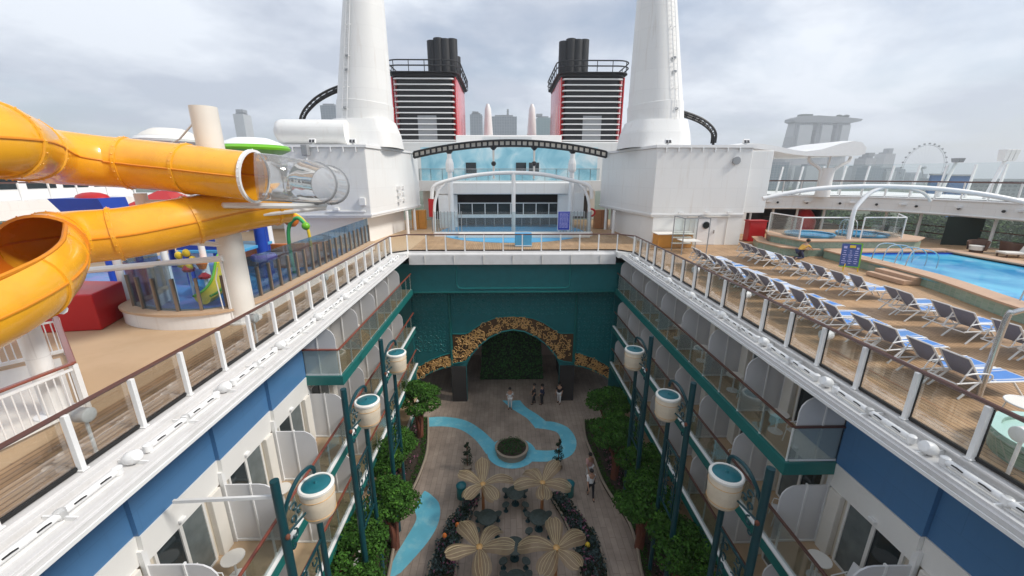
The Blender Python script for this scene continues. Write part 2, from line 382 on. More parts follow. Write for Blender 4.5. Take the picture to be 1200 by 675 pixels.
class Repeat:
    """the first call moves the prototype itself, later calls copy it"""
    def __init__(s, o): s.o = o; s.used = False
    def put(s, loc, rz=0., label=None, scale=None):
        o = copy_tree(s.o) if s.used else s.o; s.used = True
        o.location = loc; o.rotation_euler = (0, 0, rz)
        if label: o['label'] = label
        if scale: o.scale = scale if hasattr(scale, '__len__') else (scale,)*3
        return o
ORD = ['first','second','third','fourth','fifth','sixth','seventh','eighth','ninth','tenth','eleventh','twelfth','thirteenth','fourteenth','fifteenth','sixteenth','seventeenth','eighteenth','nineteenth','twentieth','twenty-first','twenty-second','twenty-third','twenty-fourth','twenty-fifth','twenty-sixth','twenty-seventh','twenty-eighth','twenty-ninth','thirtieth']
def circ(c, r, n, z=None, a0=0, a1=2*PI, axis='z'):
    out = []
    for i in range(n+1):
        a = a0+(a1-a0)*i/n; x, y = r*math.cos(a), r*math.sin(a)
        out.append(Vector(c)+(Vector((x,y,0)) if axis == 'z' else Vector((x,0,y)) if axis == 'y' else Vector((0,x,y))))
    return out
def spline(P, n=8, closed=False):
    P = [Vector(p) for p in P]; out = []; m = len(P)
    for i in range(m if closed else m-1):
        p0 = P[i-1] if (i > 0 or closed) else P[i]; p1 = P[i]; p2 = P[(i+1) % m]; p3 = P[(i+2) % m] if (i+2 < m or closed) else P[(i+1) % m]
        for k in range(n):
            t = k/n; out.append(.5*((2*p1)+(p2-p0)*t+(2*p0-5*p1+4*p2-p3)*t*t+(3*p1-p0-3*p2+p3)*t**3))
    if not closed: out.append(P[-1])
    return out
def along(P, step):
    """points every step metres along a polyline"""
    P = [Vector(p) for p in P]; L = [0]
    for a, b in zip(P, P[1:]): L.append(L[-1]+(b-a).length)
    n = max(1, round(L[-1]/step)); out = []
    for k in range(n+1):
        d = L[-1]*k/n; i = 0
        while i < len(P)-2 and L[i+1] < d: i += 1
        t = (d-L[i])/max(1e-9, L[i+1]-L[i]); out.append(P[i].lerp(P[i+1], min(1, max(0, t))))
    return out
# ------------------------------------------------------------------ setting
MB().add([(-6000,-3000,-36),(6000,-3000,-36),(6000,9000,-36),(-6000,9000,-36)], [(0,1,2,3)]).build('sea', 'sea', kind='structure')
MB().prism([(75,-400),(5000,-400),(5000,6000),(-5000,6000),(-5000,420),(-300,330),(50,260),(75,150)], -36.5, -33.0).build('land', 'land_green', kind='structure')
# pool deck: left, right and far side round the opening
dk = MB()
dk.prism([(-7.50,-6),(-7.50,25.6),(-6.55,26.55),(-6.55,46),(-34,46),(-34,-6)], -.30, 0)
dk.build('play_deck', 'deck_sand', kind='structure')
dk = MB()
dk.prism([(7.55,26.55),(8.50,25.6),(8.50,-6),(34.6,-6),(34.6,46),(7.55,46)], -.30, 0)
dk.prism([(-6.54,26.55),(7.54,26.55),(7.54,46),(-6.54,46)], -.30, 0)
dk.build('pool_deck', 'deck_planks', kind='structure')
MB().add([(-8.9,-6,.004),(-7.50,-6,.004),(-7.50,25.5,.004),(-8.9,25.5,.004)], [(0,1,2,3)]).build('plank_walkway', 'deck_planks', kind='structure')
MB().prism([(-9.2,-8),(10.2,-8),(10.2,36),(-9.2,36)], -12.3, -12.0).build('garden_floor', 'garden_paving', kind='structure')
# painted stream on the garden floor
def ribbon(mb, A, B, z, n=6):
    A = spline([(*p, z) for p in A], n); B = spline([(*p, z) for p in B], n); mb.strip(A, B)
st = MB(); Z = -11.995
ribbon(st, [(-6.2,25.2),(-5.88,25.3),(-4.53,25.4),(-2.94,24.95),(-1.65,23.75),(-.65,22.3)], [(-6.2,24.1),(-5.68,24.2),(-4.38,24.25),(-3.14,23.85),(-2.06,22.75),(-1.25,21.3)], Z)
ribbon(st, [(1.3,21.75),(2.54,21.6),(3.3,21.75),(3.62,22.5),(3.5,23.4),(2.9,23.75),(2.1,23.95)], [(1.3,20.6),(2.99,20.62),(4.15,21.2),(4.65,22.5),(4.35,23.9),(3.5,24.6),(2.7,24.75)], Z)
ribbon(st, [(2.05,23.9),(1.5,25.1),(.4,26.4),(-.3,27.5)], [(2.9,24.65),(2.35,25.5),(1.55,26.5),(1.1,27.5)], Z+.004)
ribbon(st, [(-4.6,18.3),(-4.85,17.2),(-4.62,16.4),(-4.9,15.3),(-5.15,14.4),(-5.3,13.2)], [(-4.55,18.35),(-4.2,18.1),(-3.6,17.4),(-3.45,16.3),(-3.8,15.1),(-4.7,13.6)], Z)
n = 40; c0 = (.35,21.45)
st.strip([(c0[0]+1.55*math.cos(2*PI*i/n), c0[1]+1.45*math.sin(2*PI*i/n), Z+.006) for i in range(n+1)], [(c0[0]+.9*math.cos(2*PI*i/n), c0[1]+.9*math.sin(2*PI*i/n), Z+.006) for i in range(n+1)])
st.build('stream_path', 'stream_blue', kind='structure', fix=False)
# unseen slab added behind the camera to keep light out of the garden well
MB().box(-9.2, 10.2, -9, -.55, 2.9, 3.3).build('shading_slab', 'deck_planks', kind='structure')

# ------------------------------------------------------------------ cabin fronts
def facade(s, ystart, word):
    X = lambda w: XC+s*w+(.24 if s > 0 else 0)
    Y0, Y1 = -2.0, 26.3; p = 2.4
    T = thing('cabin_facade', f'tall white cabin front with teal edged balconies on the {word} side of the garden well', 'cabin front', (X(8.6), 12, -12))
    cuts = sorted([ystart+p*k for k in range(-8, 8) if Y0 < ystart+p*k < Y1-.3])
    # main wall
    MB().box(X(9.3), X(9.6), Y0, Y1+6, -12, -.31).build('wall', 'white_paint', T)
    near = [y for y in cuts if y <= ystart+.01]
    # blue panels with header and wall below, each bay a little further out than the next nearer one
    def off(y): return 0 if y > ystart-.01 else .11*(round((ystart-y)/p))
    for j in range(7):
        b, a = ystart-p*j, ystart-p*(j+1)
        if b < Y0: break
        o = off(a)-.11
        MB().box(X(8.30+o), X(9.29), a+.004, b-.002, -2.6, -.32).build('blue_panel', 'blue_panel', T)
        MB().prism([(X(8.27+o), -2.605), (X(8.32+o), -3.36), (X(9.28), -3.36), (X(9.28), -2.605)], a+.004, b-.002, 'y').build('header', 'white_paint', T)
        for zt, zb in ((-3.362, -5.4), (-5.705, -8.2), (-8.505, -12)):
            MB().box(X(8.42+o), X(9.29), a+.004, b-.002, zb, zt).build('cabin_wall', 'beige_wall', T)
    for zt, zb in ((-.31, -2.5), (-2.905, -5.4), (-5.705, -8.2), (-8.505, -12)):
        MB().box(X(8.42), X(9.295), ystart, Y1, zb, zt).build('cabin_wall', 'beige_wall', T)
    rows = [(-2.6, ystart), (-5.4, Y0), (-8.2, Y0), (-10.9, Y0)]
    for r, (z, ya) in enumerate(rows):
        low = r == 3
        MB().box(X(6.98), X(9.285), ya, Y1, z-.30, z-.001).build('balcony_slab', 'white_paint', T)
        MB().box(X(7.0), X(9.28 if r else 8.415), ya+.03, Y1, z+.003, z+.016).build('balcony_floor', 'balcony_tile', T)
        e = MB().box(X(6.86), X(6.975), ya-.11, Y1, z-.36, z+.02)
        e.box(X(6.976), X(8.35), ya-.11, ya-.003, z-.36, z+.02)
        e.build('fascia', 'teal_trim', T)
        if r: MB().box(X(6.84), X(6.99), ya-.12, Y1, z+.022, z+.075).build('fascia_cap', 'white_metal', T)
        if low: continue
        h = z+1.12
        pts = [(X(6.92), Y1, h), (X(6.92), ya-.05, h)] + ([(X(8.38), ya-.05, h)] if r == 0 else [])
        hr = MB()
        for a, b in zip(pts, pts[1:]): hr.beam(a, b, .085, .055)
        hr.build('handrail', 'handrail_red' if s < 0 else 'handrail', T, bevel=.015)
        g = MB().box(X(6.915), X(6.928), ya, Y1, z+.11, h-.03)
        if r == 0: g.box(X(6.95), X(8.36), ya-.055, ya-.043, z+.11, h-.03)
        g.build('glass', 'glass_balcony', T)
        yy = ya
        while yy < Y1:
            MB().box(X(6.94), X(6.985), yy-.022, yy+.022, z+.02, h-.02).build('post', 'white_metal', T); yy += 1.2
        # one cabin after another: divider, door, pilaster, lamp
        for y in [c for c in cuts if c >= ya-.01]:
            o = off(y)-.11 if y < ystart-.01 else 0
            W = 8.40+o
            prof = [(X(W), z+.10), (X(7.02), z+.10), (X(7.02), z+1.55)] + [(X(7.02+.45-.45*math.cos(t)), z+1.55+.45*math.sin(t)) for t in (.4, .8, 1.2, PI/2)] + [(X(W), z+2.0)]
            dv = MB().prism(prof, y-.018, y+.018, 'y').build('divider', 'frosted_panel', T)
            fr = MB()
            for w in (7.72,): fr.box(X(w-.022), X(w+.022), y-.04, y+.04, z+.04, z+2.03)
            fr.box(X(7.02), X(W), y-.045, y+.045, z+.03, z+.095); fr.box(X(W-.1), X(W+.01), y-.06, y+.06, z+.02, z+2.42)
            fr.build('divider_frame', 'white_metal', dv)
            if y+2.3 < Y1+.6:
                ya2, yb2 = y+.30, y+1.72; zt = z+2.06; mid = (ya2+yb2)/2; w0, w1 = 8.36+o, 8.43+o
                d = MB()
                d.box(X(w0), X(w1), ya2-.07, ya2, z+.02, zt+.07); d.box(X(w0), X(w1), yb2, yb2+.07, z+.02, zt+.07)
                d.box(X(w0), X(w1), ya2, yb2, zt, zt+.07); d.box(X(w0), X(w1), mid-.045, mid+.045, z+.02, zt); d.box(X(w0), X(w1), ya2, yb2, z+.02, z+.08)
                df = d.build('balcony_door', 'door_frame', T)
                MB().box(X(8.395+o), X(8.405+o), ya2, mid-.045, z+.08, zt).build('pane', 'pane', df)
                MB().box(X(8.385+o), X(8.394+o), mid+.045, yb2, z+.08, zt).build('pane', 'curtain_pane' if rnd.random() < .45 else 'pane', df)
                MB().box(X(8.24+o), X(8.415+o), y+1.90, y+2.28, z+.02, z+(2.04 if r == 1 and y < ystart-.1 else 2.46)).build('pilaster', 'off_white', T, bevel=.02)
                if r: MB().box(X(8.22+o), X(8.42+o), y+.92, y+1.10, z+2.17, z+2.26).build('wall_lamp', 'white_metal', T, bevel=.02)
    return T
facade(-1, 14.2, 'left')
facade(1, 9.1, 'right')

# white ledges round the opening
def ledge(s, word):
    X = lambda w: XC+s*w+(.2 if s > 0 and w < 7.7 else 0)
    T = thing('ledge', f'long white ledge with gutter outside the {word} glass railing', 'ledge', (X(7.4), 12, -.3))
    prof = [(7.985,-.29),(7.985,.03),(7.80,.03),(7.79,-.015),(7.66,-.02),(7.64,-.12),(7.08,-.16),(7.06,-.05),(6.99,-.05),(6.98,-.11),(6.93,-.11),(6.92,-.29),(6.98,-.31)]
    MB().prism([(X(a), b) for a, b in prof], -2, 25.6, 'y').build('coaming', 'ledge_paint', T, bevel=.008)
    MB().box(X(6.885), X(6.915), -2, 25.6, -.27, -.20).build('drip_edge', 'white_metal', T)
    y = .05
    while y < 25.4:
        MB().prism([(X(7.64), -.05), (X(7.08), -.08), (X(7.08), -.158), (X(7.64), -.125)], y-.015, y+.015, 'y').build('gusset', 'white_metal', T); y += 1.25
    return T
ledge(-1, 'left'); ledge(1, 'right')
fl = thing('ledge', 'white ledge with panelled fascia under the far railing above the teal header', 'ledge', (.5, 26.3, -.8))
MB().prism([(26.53,-.8),(26.53,.03),(26.36,.03),(26.34,-.06),(26.10,-.10),(26.06,-.16),(26.02,-.8)], XC-6.9, XC+6.9, 'x').build('coaming', 'ledge_paint', fl)
for k in range(-3, 4): MB().box(XC+k*1.95-.012, XC+k*1.95+.012, 26.004, 26.05, -.78, -.17).build('joint', 'off_white', fl)
for s in (-1, 1):
    X = lambda w: XC+s*w
    MB().prism([(X(7.98),25.61),(X(7.03),26.54),(X(6.91),26.54),(X(6.91),25.61)], -.30, .032).build('corner_plate', 'white_paint', fl)

# ------------------------------------------------------------------ glass railings
def railing(name, label, pts, step, post_w, ins):
    T = thing(name, label, 'railing', (*pts[len(pts)//2][:2], 0))
    P = []
    for a, b in zip(pts, pts[1:]):
        q = along([a, b], step); P += q if not P else q[1:]
    hr = MB(); hr.tube([(p[0], p[1], 1.14) for p in pts], .045, 8); hr.build('handrail', 'handrail', T, smooth=True)
    bc = MB()
    for a, b in zip(pts, pts[1:]): bc.beam((*a[:2], .085), (*b[:2], .085), .05, .07)
    bc.build('bottom_channel', 'black_gasket', T)
    kb = MB()
    for a, b in zip(pts, pts[1:]):
        a2 = Vector((*a[:2], 0)); b2 = Vector((*b[:2], 0)); n = (b2-a2).normalized().cross(Vector((0,0,1)))*ins
        kb.beam(a2+n*.07+Vector((0,0,.045)), b2+n*.07+Vector((0,0,.045)), .05, .035)
    kb.build('timber_strip', 'handrail_red', T)
    for i, q in enumerate(P):
        t = (P[min(i+1, len(P)-1)]-P[max(0, i-1)]).normalized(); n = t.cross(Vector((0,0,1)))*ins
        R = Matrix((t, n, Vector((0,0,1)))).transposed()
        m = MB().obox(q+n*-.05+Vector((0,0,.575)), (post_w, .10, 1.09), R)
        m.obox(q+n*-.05+Vector((0,0,.05)), (post_w+.04, .15, .03), R)
        o = m.build('post', 'white_metal', T, bevel=.008)
        MB().obox(q+n*.004+t*(post_w/2+.008)+Vector((0,0,.60)), (.014, .03, .98), R).build('gasket', 'black_gasket', o)
    for a, b in zip(P, P[1:]):
        t = (b-a).normalized(); MB().beam(a+t*.05+Vector((0,0,.605)), b-t*.05+Vector((0,0,.605)), .012, .97).build('glass_panel', 'glass', T)
    return T
railing('glass_railing', 'glass railing with brown handrail along the slide deck on the left', [(-7.45,-.2,0),(-7.45,25.6,0)], 1.255, .085, -1)
railing('glass_railing', 'far glass railing across the end of the opening with cut corners', [(-7.45,25.6,0),(-6.55,26.5,0),(7.55,26.5,0),(8.45,25.6,0)], 1.28, .075, -1)
railing('glass_railing', 'glass railing with brown handrail beside the rows of sun loungers', [(8.45,25.6,0),(8.45,-.2,0)], 1.255, .085, -1)

# lights on the ledges
def linear_light():
    T = thing('tube_light', '', 'light', (0,0,0), 'tube lights along the ledges')
    MB().tube([(0,-.44,.10),(0,.44,.10)], .062, 10).build('housing', 'white_metal', T, smooth=True)
    for sy in (-1, 1): MB().lathe([(.055,0),(.075,.02),(.078,.15),(.05,.17)], (0, sy*.47, .01), 10).build('end_bracket', 'white_metal', T, smooth=True)
    MB().box(-.05, .05, -.5, .5, -.02, .012).build('base_plate', 'white_metal', T)
    for y in (-.22, .2): MB().tube([(.06, y-.09, .13), (.085, y, .15), (.06, y+.09, .12)], .014, 6).build('cable', 'black_gasket', T)
    return Repeat(T)
def dome_light():
    T = thing('dome_light', '', 'light', (0,0,0), 'dome lights along the ledges')
    MB().lathe([(.02,-.14),(.10,-.13),(.128,-.06),(.128,.05),(.10,.11),(.02,.13)], (0,0,0), 14).build('dome', 'white_metal', T, smooth=True)
    for o in T.children: o.rotation_euler = (0, math.radians(65), 0); o.location = (0, 0, .14)
    MB().beam((-.02,0,.0), (.03,0,.12), .05, .06).build('bracket', 'ring_grey', T)
    return Repeat(T)
LL, DL = linear_light(), dome_light()
for s, word in ((-1, 'left'), (1, 'right')):
    k = d = 0; y = 3.8
    while y < 25.0:
        DL.put((XC+s*7.36+(.15 if s > 0 else 0), y, -.135), 0 if s < 0 else PI, f'white dome light on the {word} ledge, {ORD[d]} of its kind from the near end'); d += 1
        for dy in (.78, 1.72):
            if y+dy < 25.2:
                LL.put((XC+s*7.36+(.15 if s > 0 else 0), y+dy, -.125), 0 if s < 0 else PI, f'white tube light on the {word} ledge, {ORD[k]} of its kind from the near end'); k += 1
        y += 2.5
def deck_lamp():
    T = thing('deck_lamp', '', 'lamp', (0,0,0), 'deck lamps behind the railings')
    MB().tube([(0,0,0),(0,0,.78)], .028, 8).build('stem', 'white_metal', T)
    MB().tube([(-.17,0,.80),(-.10,0,.80),(.10,0,.80),(.13,0,.80)], [.10,.135,.135,.09], 14).build('head', 'white_metal', T, smooth=True)
    return Repeat(T)
DK = deck_lamp()
for i, y in enumerate((6.45, 11.5, 16.5)): DK.put((-7.66, y, .0), 0, f'white round deck lamp behind the left railing, {ORD[i]} from the near end')
for i, y in enumerate((5.6, 9.9, 13.65, 17.6)): DK.put((8.68, y, .0), PI, f'white round deck lamp behind the right railing, {ORD[i]} from the near end')

# balcony chairs and tables
def balcony_chair():
    T = thing('balcony_chair', '', 'chair', (0,0,0), 'white chairs on the balconies')
    R = Matrix.Rotation(math.radians(-14), 3, 'Y')
    MB().obox((0,0,.43), (.5,.5,.03)).build('seat', 'frosted_panel', T, bevel=.01)
    MB().obox((-.28,0,.72), (.03,.48,.55), R).build('backrest', 'frosted_panel', T, bevel=.01)
    for sx in (-1, 1):
        for sy in (-1, 1): MB().tube([(sx*.22, sy*.24, .42), (sx*.26, sy*.26, 0)], .014, 6).build('leg', 'white_metal', T)
    for sy in (-1, 1): MB().tube([(-.28, sy*.26, .64), (.2, sy*.26, .63), (.23, sy*.26, .42)], .014, 6).build('arm', 'white_metal', T)
    return Repeat(T)
def balcony_table():
    T = thing('balcony_table', '', 'table', (0,0,0), 'small tables on the balconies')
    MB().lathe([(.27,.60),(.28,.61),(.28,.635),(.27,.64)], n=18).build('tabletop', 'off_white', T)
    MB().lathe([(.20,0),(.20,.02),(.03,.04),(.03,.60)], n=12).build('pedestal', 'white_metal', T)
    return Repeat(T)
BC, BT = balcony_chair(), balcony_table()
ci = {}
def furnish(s, row, y, both=True):
    X = lambda w: XC+s*w
    z = (-2.6, -5.4, -8.2)[row]+.018; word = 'left' if s < 0 else 'right'; rw = ('top', 'middle', 'lower')[row]
    i = ci.get((s, row), 0); ci[(s, row)] = i+1
    tail = f"{ORD[i]} from the near end of the {word} wall's {rw} balcony row"
    BC.put((X(7.95), y+.62, z), (PI if s > 0 else 0)+rnd.uniform(-.5, .5), 'white sling chair, '+tail)
    if both: BT.put((X(7.75), y+1.3, z), 0, 'small white table, '+tail)
for y in (16.6, 19.0, 21.4): furnish(-1, 0, y)
for y in (9.1, 11.5, 13.9, 16.3, 18.7): furnish(1, 0, y)
for y in (4.6, 7.0, 9.4, 14.2): furnish(-1, 1, y)
for y in (4.3, 6.7, 9.1, 11.5): furnish(1, 1, y, y < 8)
for y in (9.4, 11.8): furnish(-1, 2, y, False)
# ------------------------------------------------------------------ arch wall at the far end of the garden
A = thing('arch_wall', 'teal carved wall with a gilded central arch and two side arches at the far end of the garden', 'archway', (.5, 27.5, -12))
def arc2(cx, cz, rx, rz, a0, a1, n): return [(cx+rx*math.cos(a0+(a1-a0)*i/n), cz+rz*math.sin(a0+(a1-a0)*i/n)) for i in range(n+1)]
CX = .55
main = [(-3.0,-12),(-3.0,-9.2),(-2.9,-8.8)] + [(-2.6,-8.2),(-2.0,-7.45),(-1.2,-6.75),(-.3,-6.28),(CX,-6.12)]
main = main + [(2*CX-x, z) for x, z in main[-2::-1]]
sideL = [(-7.1,-12),(-7.1,-10.4),(-6.5,-9.9),(-5.6,-9.4),(-4.7,-9.05),(-4.15,-8.95),(-4.15,-12)]
sideR = [(2*CX-x, z) for x, z in sideL[::-1]]
top = -2.6
out = [(-8.0,-12)]+sideL+main+sideR+[(2*CX+8.0,-12),(2*CX+8.0,top),(-8.0,top)]
MB().prism(out, 27.5, 27.9, 'y').build('wall', 'teal_dark', A)
hb = MB().box(-8.0, 9.1, 26.55, 27.49, -2.95, -.82)
hb.build('header_box', 'teal_dark', A, bevel=.03)
def mould(P, y, r, m, name): 
    MB().tube([(x, y, z) for x, z in P], r, 6).build(name, m, A, smooth=True)
cz = [(-3.35,-.86),(-3.35,-2.35),(-3.25,-2.52),(-3.05,-2.60),(4.15,-2.60),(4.35,-2.52),(4.45,-2.35),(4.45,-.86)]
mould(cz, 26.53, .055, 'teal_bright', 'moulding')
mould([(-7.6,-2.88),(8.7,-2.88)], 26.53, .06, 'teal_trim', 'moulding')
# gilded band round the main arch and over the side arches
inner = [(-3.93,-8.75),(-3.3,-8.65),(-3.0,-8.55),(-2.6,-8.05),(-2.0,-7.33),(-1.2,-6.65),(-.3,-6.2),(CX,-6.05)]
outer = [(-3.93,-6.35),(-3.0,-6.35),(-2.75,-6.25),(-2.35,-5.95),(-1.7,-5.5),(-.9,-5.15),(-.2,-5.02),(CX,-4.98)]
inner = inner+[(2*CX-x, z) for x, z in inner[-2::-1]]; outer = outer+[(2*CX-x, z) for x, z in outer[-2::-1]]
sl_i = [(-7.1,-10.45),(-6.5,-9.95),(-5.6,-9.42),(-4.7,-9.08),(-4.15,-8.98)]; sl_o = [(-7.1,-9.35),(-6.5,-8.9),(-5.6,-8.4),(-4.7,-8.05),(-4.2,-7.9)]
bands = [(inner, outer, 90)]+[(sl_i, sl_o, 34), ([(2*CX-x, z) for x, z in sl_i], [(2*CX-x, z) for x, z in sl_o], 34)]
for I, O, n in bands:
    b = MB(); m = len(I)
    fr = [(x, 27.44, z) for x, z in I]+[(x, 27.44, z) for x, z in O]; bk = [(x, 27.51, z) for x, z in I]+[(x, 27.51, z) for x, z in O]
    b.add(fr+bk, [(i, i+1, m+i+1, m+i) for i in range(m-1)]+[(i, i+1, 2*m+i+1, 2*m+i) for i in range(m-1)]+[(m+i, m+i+1, 3*m+i+1, 3*m+i) for i in range(m-1)])
    band = b.build('gilded_band', 'gold_ground', A)
    sc = MB()
    for k in range(n*3):
        t = rnd.random()*(m-1); i = min(int(t), m-2); f = t-i; u = rnd.uniform(.08, .92)
        p = Vector((*I[i],)).lerp(Vector((*I[i+1],)), f); q = Vector((*O[i],)).lerp(Vector((*O[i+1],)), f); c = p.lerp(q, u)
        a0 = rnd.random()*6.28; R0 = rnd.uniform(.10, .24); sg = rnd.choice((-1, 1))
        sc.tube([(c.x+R0*(1-j/10)*math.cos(a0+sg*j*.6), 27.42-.02*rnd.random(), c.y+R0*(1-j/10)*math.sin(a0+sg*j*.6)) for j in range(9)], [.035-.0022*j for j in range(9)], 5)
    sc.build('gilded_scrollwork', 'gold', band, smooth=True)
    mould(O, 27.43, .05, 'teal_bright', 'moulding'); mould(I, 27.43, .05, 'teal_bright', 'moulding')
mould([(-4.06,-3.3),(-4.06,-8.9)], 27.46, .10, 'teal_trim', 'pier'); mould([(2*CX+4.06,-3.3),(2*CX+4.06,-8.9)], 27.46, .10, 'teal_trim', 'pier')
for x0 in (-4.13, 2*CX+3.02): MB().box(x0, x0+1.11, 27.42, 27.496, -12, -9.0).build('dark_leg_facing', 'dark_interior', A)  # added boxes in dark colour stand in for the darkness over the lower legs
for sx in (-1, 1):
    c = CX+sx*7.75; MB().box(c-.42, c+.42, 27.30, 27.49, -12, -2.96).build('pier', 'teal_dark', A, bevel=.03)
lat = MB()      # carved fretwork
for x0, x1, z0, z1 in ((-3.9, 5.0, -4.9, -3.1), (-7.2, -4.2, -7.8, -3.1), (5.3, 8.3, -7.8, -3.1)):
    z = z0
    while z < z1:
        x = x0
        while x < x1:
            if not (abs(x-CX) < 2.6 and z < -4.9+.0):
                a0 = rnd.random()*6.28; R0 = .17; lat.tube([(x+.14+R0*(1-j/8)*math.cos(a0+j*.8), 27.485, z+.14+R0*(1-j/8)*math.sin(a0+j*.8)) for j in range(7)], .030, 5)
            x += .36
        z += .36
lat.build('fretwork', 'teal_bright', A)
# room behind the arch
MB().box(-9.2, 10.2, 35.6, 36, -12, -2.6).build('lobby_wall', 'interior_wall', None, label='dim brown wall closing the lobby behind the teal arch', category='wall')
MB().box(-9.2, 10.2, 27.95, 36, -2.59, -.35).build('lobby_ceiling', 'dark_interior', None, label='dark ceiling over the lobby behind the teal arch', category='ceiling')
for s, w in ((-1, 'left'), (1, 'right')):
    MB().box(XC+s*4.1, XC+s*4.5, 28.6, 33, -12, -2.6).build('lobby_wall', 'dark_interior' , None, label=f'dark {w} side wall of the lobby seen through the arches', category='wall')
H = thing('topiary_wall', 'tall green clipped wall of leaves standing behind the central arch', 'hedge', (.5, 30.9, -12))
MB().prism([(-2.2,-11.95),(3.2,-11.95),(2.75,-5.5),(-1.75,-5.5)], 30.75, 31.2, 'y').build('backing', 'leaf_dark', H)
lf = MB()
for _ in range(2600):
    z = rnd.uniform(-11.9, -5.6); k = (z+11.9)/6.4; x = .5+rnd.uniform(-1, 1)*(2.7-.45*k); p = Vector((x, 30.74-.06*rnd.random(), z)); a = rnd.random()*6.28; t = Vector((math.cos(a), -.5*rnd.random(), math.sin(a))); q = Vector((-math.sin(a), -.5*rnd.random(), math.cos(a)))
    o = len(lf.v); sz = rnd.uniform(.06, .13); lf.v += [p-t*sz, p+q*sz*.6, p+t*sz, p-q*sz*.6]; lf.f.append((o, o+1, o+2, o+3))
lf.build('leaves', 'hedge', H, fix=False)

# ------------------------------------------------------------------ lantern posts
def lantern_post(s):
    T = thing('lantern_post', '', 'lantern post', (0,0,0), 'lantern posts along the balconies')
    # first pole at y 0, second at y 1.5; arm runs along +y and a little into the garden
    MB().tube([(0,0,0),(0,0,10.2)], [.11, .10], 10).build('pole', 'teal_iron', T, smooth=True)
    MB().tube([(0,1.5,0),(0,1.5,8.05)], [.09, .085], 10).build('pole', 'teal_iron', T, smooth=True)
    dx = -s*.28
    arm = spline([(0,0,8.9),(dx*.2,.18,9.35),(dx*.6,.55,9.72),(dx*.9,.95,9.74),(dx,1.12,9.60),(dx,1.15,9.42)], 5)
    MB().tube(arm, .05, 8).build('arm', 'teal_iron', T, smooth=True)
    sc = MB()
    sc.tube([(0,.05,8.55),(dx*.5,.72,8.55)], .03, 6)
    for cy, czz, r0, a0, sg in ((.38,9.05,.17,2.6,-1),(.30,8.75,.15,-1.2,1),(.28,8.32,.16,1.4,-1),(.52,8.85,.12,.5,1),(.16,9.25,.10,4,1),(.22,8.08,.10,3,1)):
        sc.tube([(dx*cy*.8, cy+r0*(1-j/12)*math.cos(a0+sg*j*.55), czz+r0*(1-j/12)*math.sin(a0+sg*j*.55)) for j in range(11)], .026, 6)
    sc.build('scroll_bracket', 'teal_iron', T, smooth=True)
    fr = MB()
    for z in (4.2, 6.9): fr.beam((0,.1,z), (0,1.42,z), .06, .06)
    fr.beam((0,.32,4.2), (0,.32,6.9), .04, .04); fr.beam((0,1.2,4.2), (0,1.2,6.9), .04, .04)
    for k in range(14):
        a0 = rnd.random()*6.28; c = (.76+.26*(-1)**k, 4.45+.18*k); r0 = .17
        fr.tube([(0, c[0]+r0*(1-j/12)*math.cos(a0+j*.6), c[1]+r0*(1-j/12)*math.sin(a0+j*.6)) for j in range(10)], .022, 5)
    fr.build('scroll_panel', 'teal_iron', T, smooth=True)
    L = MB().lathe([(.33,0),(.36,.02),(.40,.12),(.425,.5),(.43,.85),(.415,.88)], (dx,1.15,8.1), 28).build('lantern', 'lantern_skin', T, smooth=True)
    MB().lathe([(.415,.86),(.445,.88),(.45,.95),(.42,.985),(.37,.985),(.365,.955)], (dx,1.15,8.1), 28, caps=False).build('rim', 'lantern_rim', L, smooth=True)
    MB().lathe([(.37,.955),(.36,.965),(.16,.985),(.05,1.0),(.02,1.07)], (dx,1.15,8.1), 28).build('lid', 'lid_teal', L, smooth=True)
    for z in (.16, .70): MB().tube(circ((dx,1.15,8.1+z), .415 if z < .5 else .434, 28)[:-1], .009, 5, closed=True).build('trim_band', 'gold', L)
    MB().ball((-s*.10,-.05,8.62), (.06,.06,.08), 8, 6).build('flower_boss', 'bark', T)
    return Repeat(T)
for s, word, ys in ((-1, 'left', (7.65, 11.7, 15.75)), (1, 'right', (7.85, 11.9, 15.9))):
    P = lantern_post(s)
    for i, y in enumerate(ys):
        o = P.put((XC+s*5.82, y, -11.95), 0, f'teal lantern post with cream drum lantern, {ORD[i]} from the near end on the {word}')
        if s < 0 and i == 0: NEARPOST = o
ORG[NEARPOST] = Vector((0,0,0)); MB().beam((-.1,0,9.75), (-2.3,-.1,9.75), .06, .08).build('tie_bar', 'white_metal', NEARPOST)

# ------------------------------------------------------------------ planting
def bed(s, pts, label):
    T = thing('planting_bed', label, 'flower bed', (XC+s*6.6, 17, -12))
    P = spline([(*p, 0) for p in pts], 8)
    poly = [(p.x, p.y) for p in P]+[(XC+s*8.3, pts[-1][1]), (XC+s*8.3, pts[0][1])]
    MB().prism(poly, -12, -11.78).build('soil', 'soil', T)
    MB().tube([(p.x, p.y, -11.74) for p in P], .075, 8).build('kerb', 'kerb_stone', T, smooth=True)
    lf = MB(); lv = MB(); dk = MB()
    for i in range(len(P)-1):
        p = P[i]
        for k in range(6):
            q = p.lerp(P[i+1], rnd.random()); lf.leafy((q.x+s*rnd.uniform(.12, .38), q.y, -11.75), (.12,.12,.08), 7, .09)
            q2 = (q.x+s*rnd.uniform(.6, 2.2), q.y, -11.70); (lv if rnd.random() < .22 else dk).leafy(q2, (.22,.22,.14), 7, .12)
    lf.build('foliage', 'leaf', T, fix=False); dk.build('low_planting', 'leaf_dark', T, fix=False); lv.build('blossom', 'flower_mix', T, fix=False)
bed(-1, [(-5.6,25.0),(-5.25,23.2),(-4.98,21.2),(-5.04,19.3),(-5.29,17.5),(-5.42,16.1),(-5.25,14.4),(-5.1,12.6),(-5.1,9)], 'curved planting bed with green edging and kerb along the left balconies')
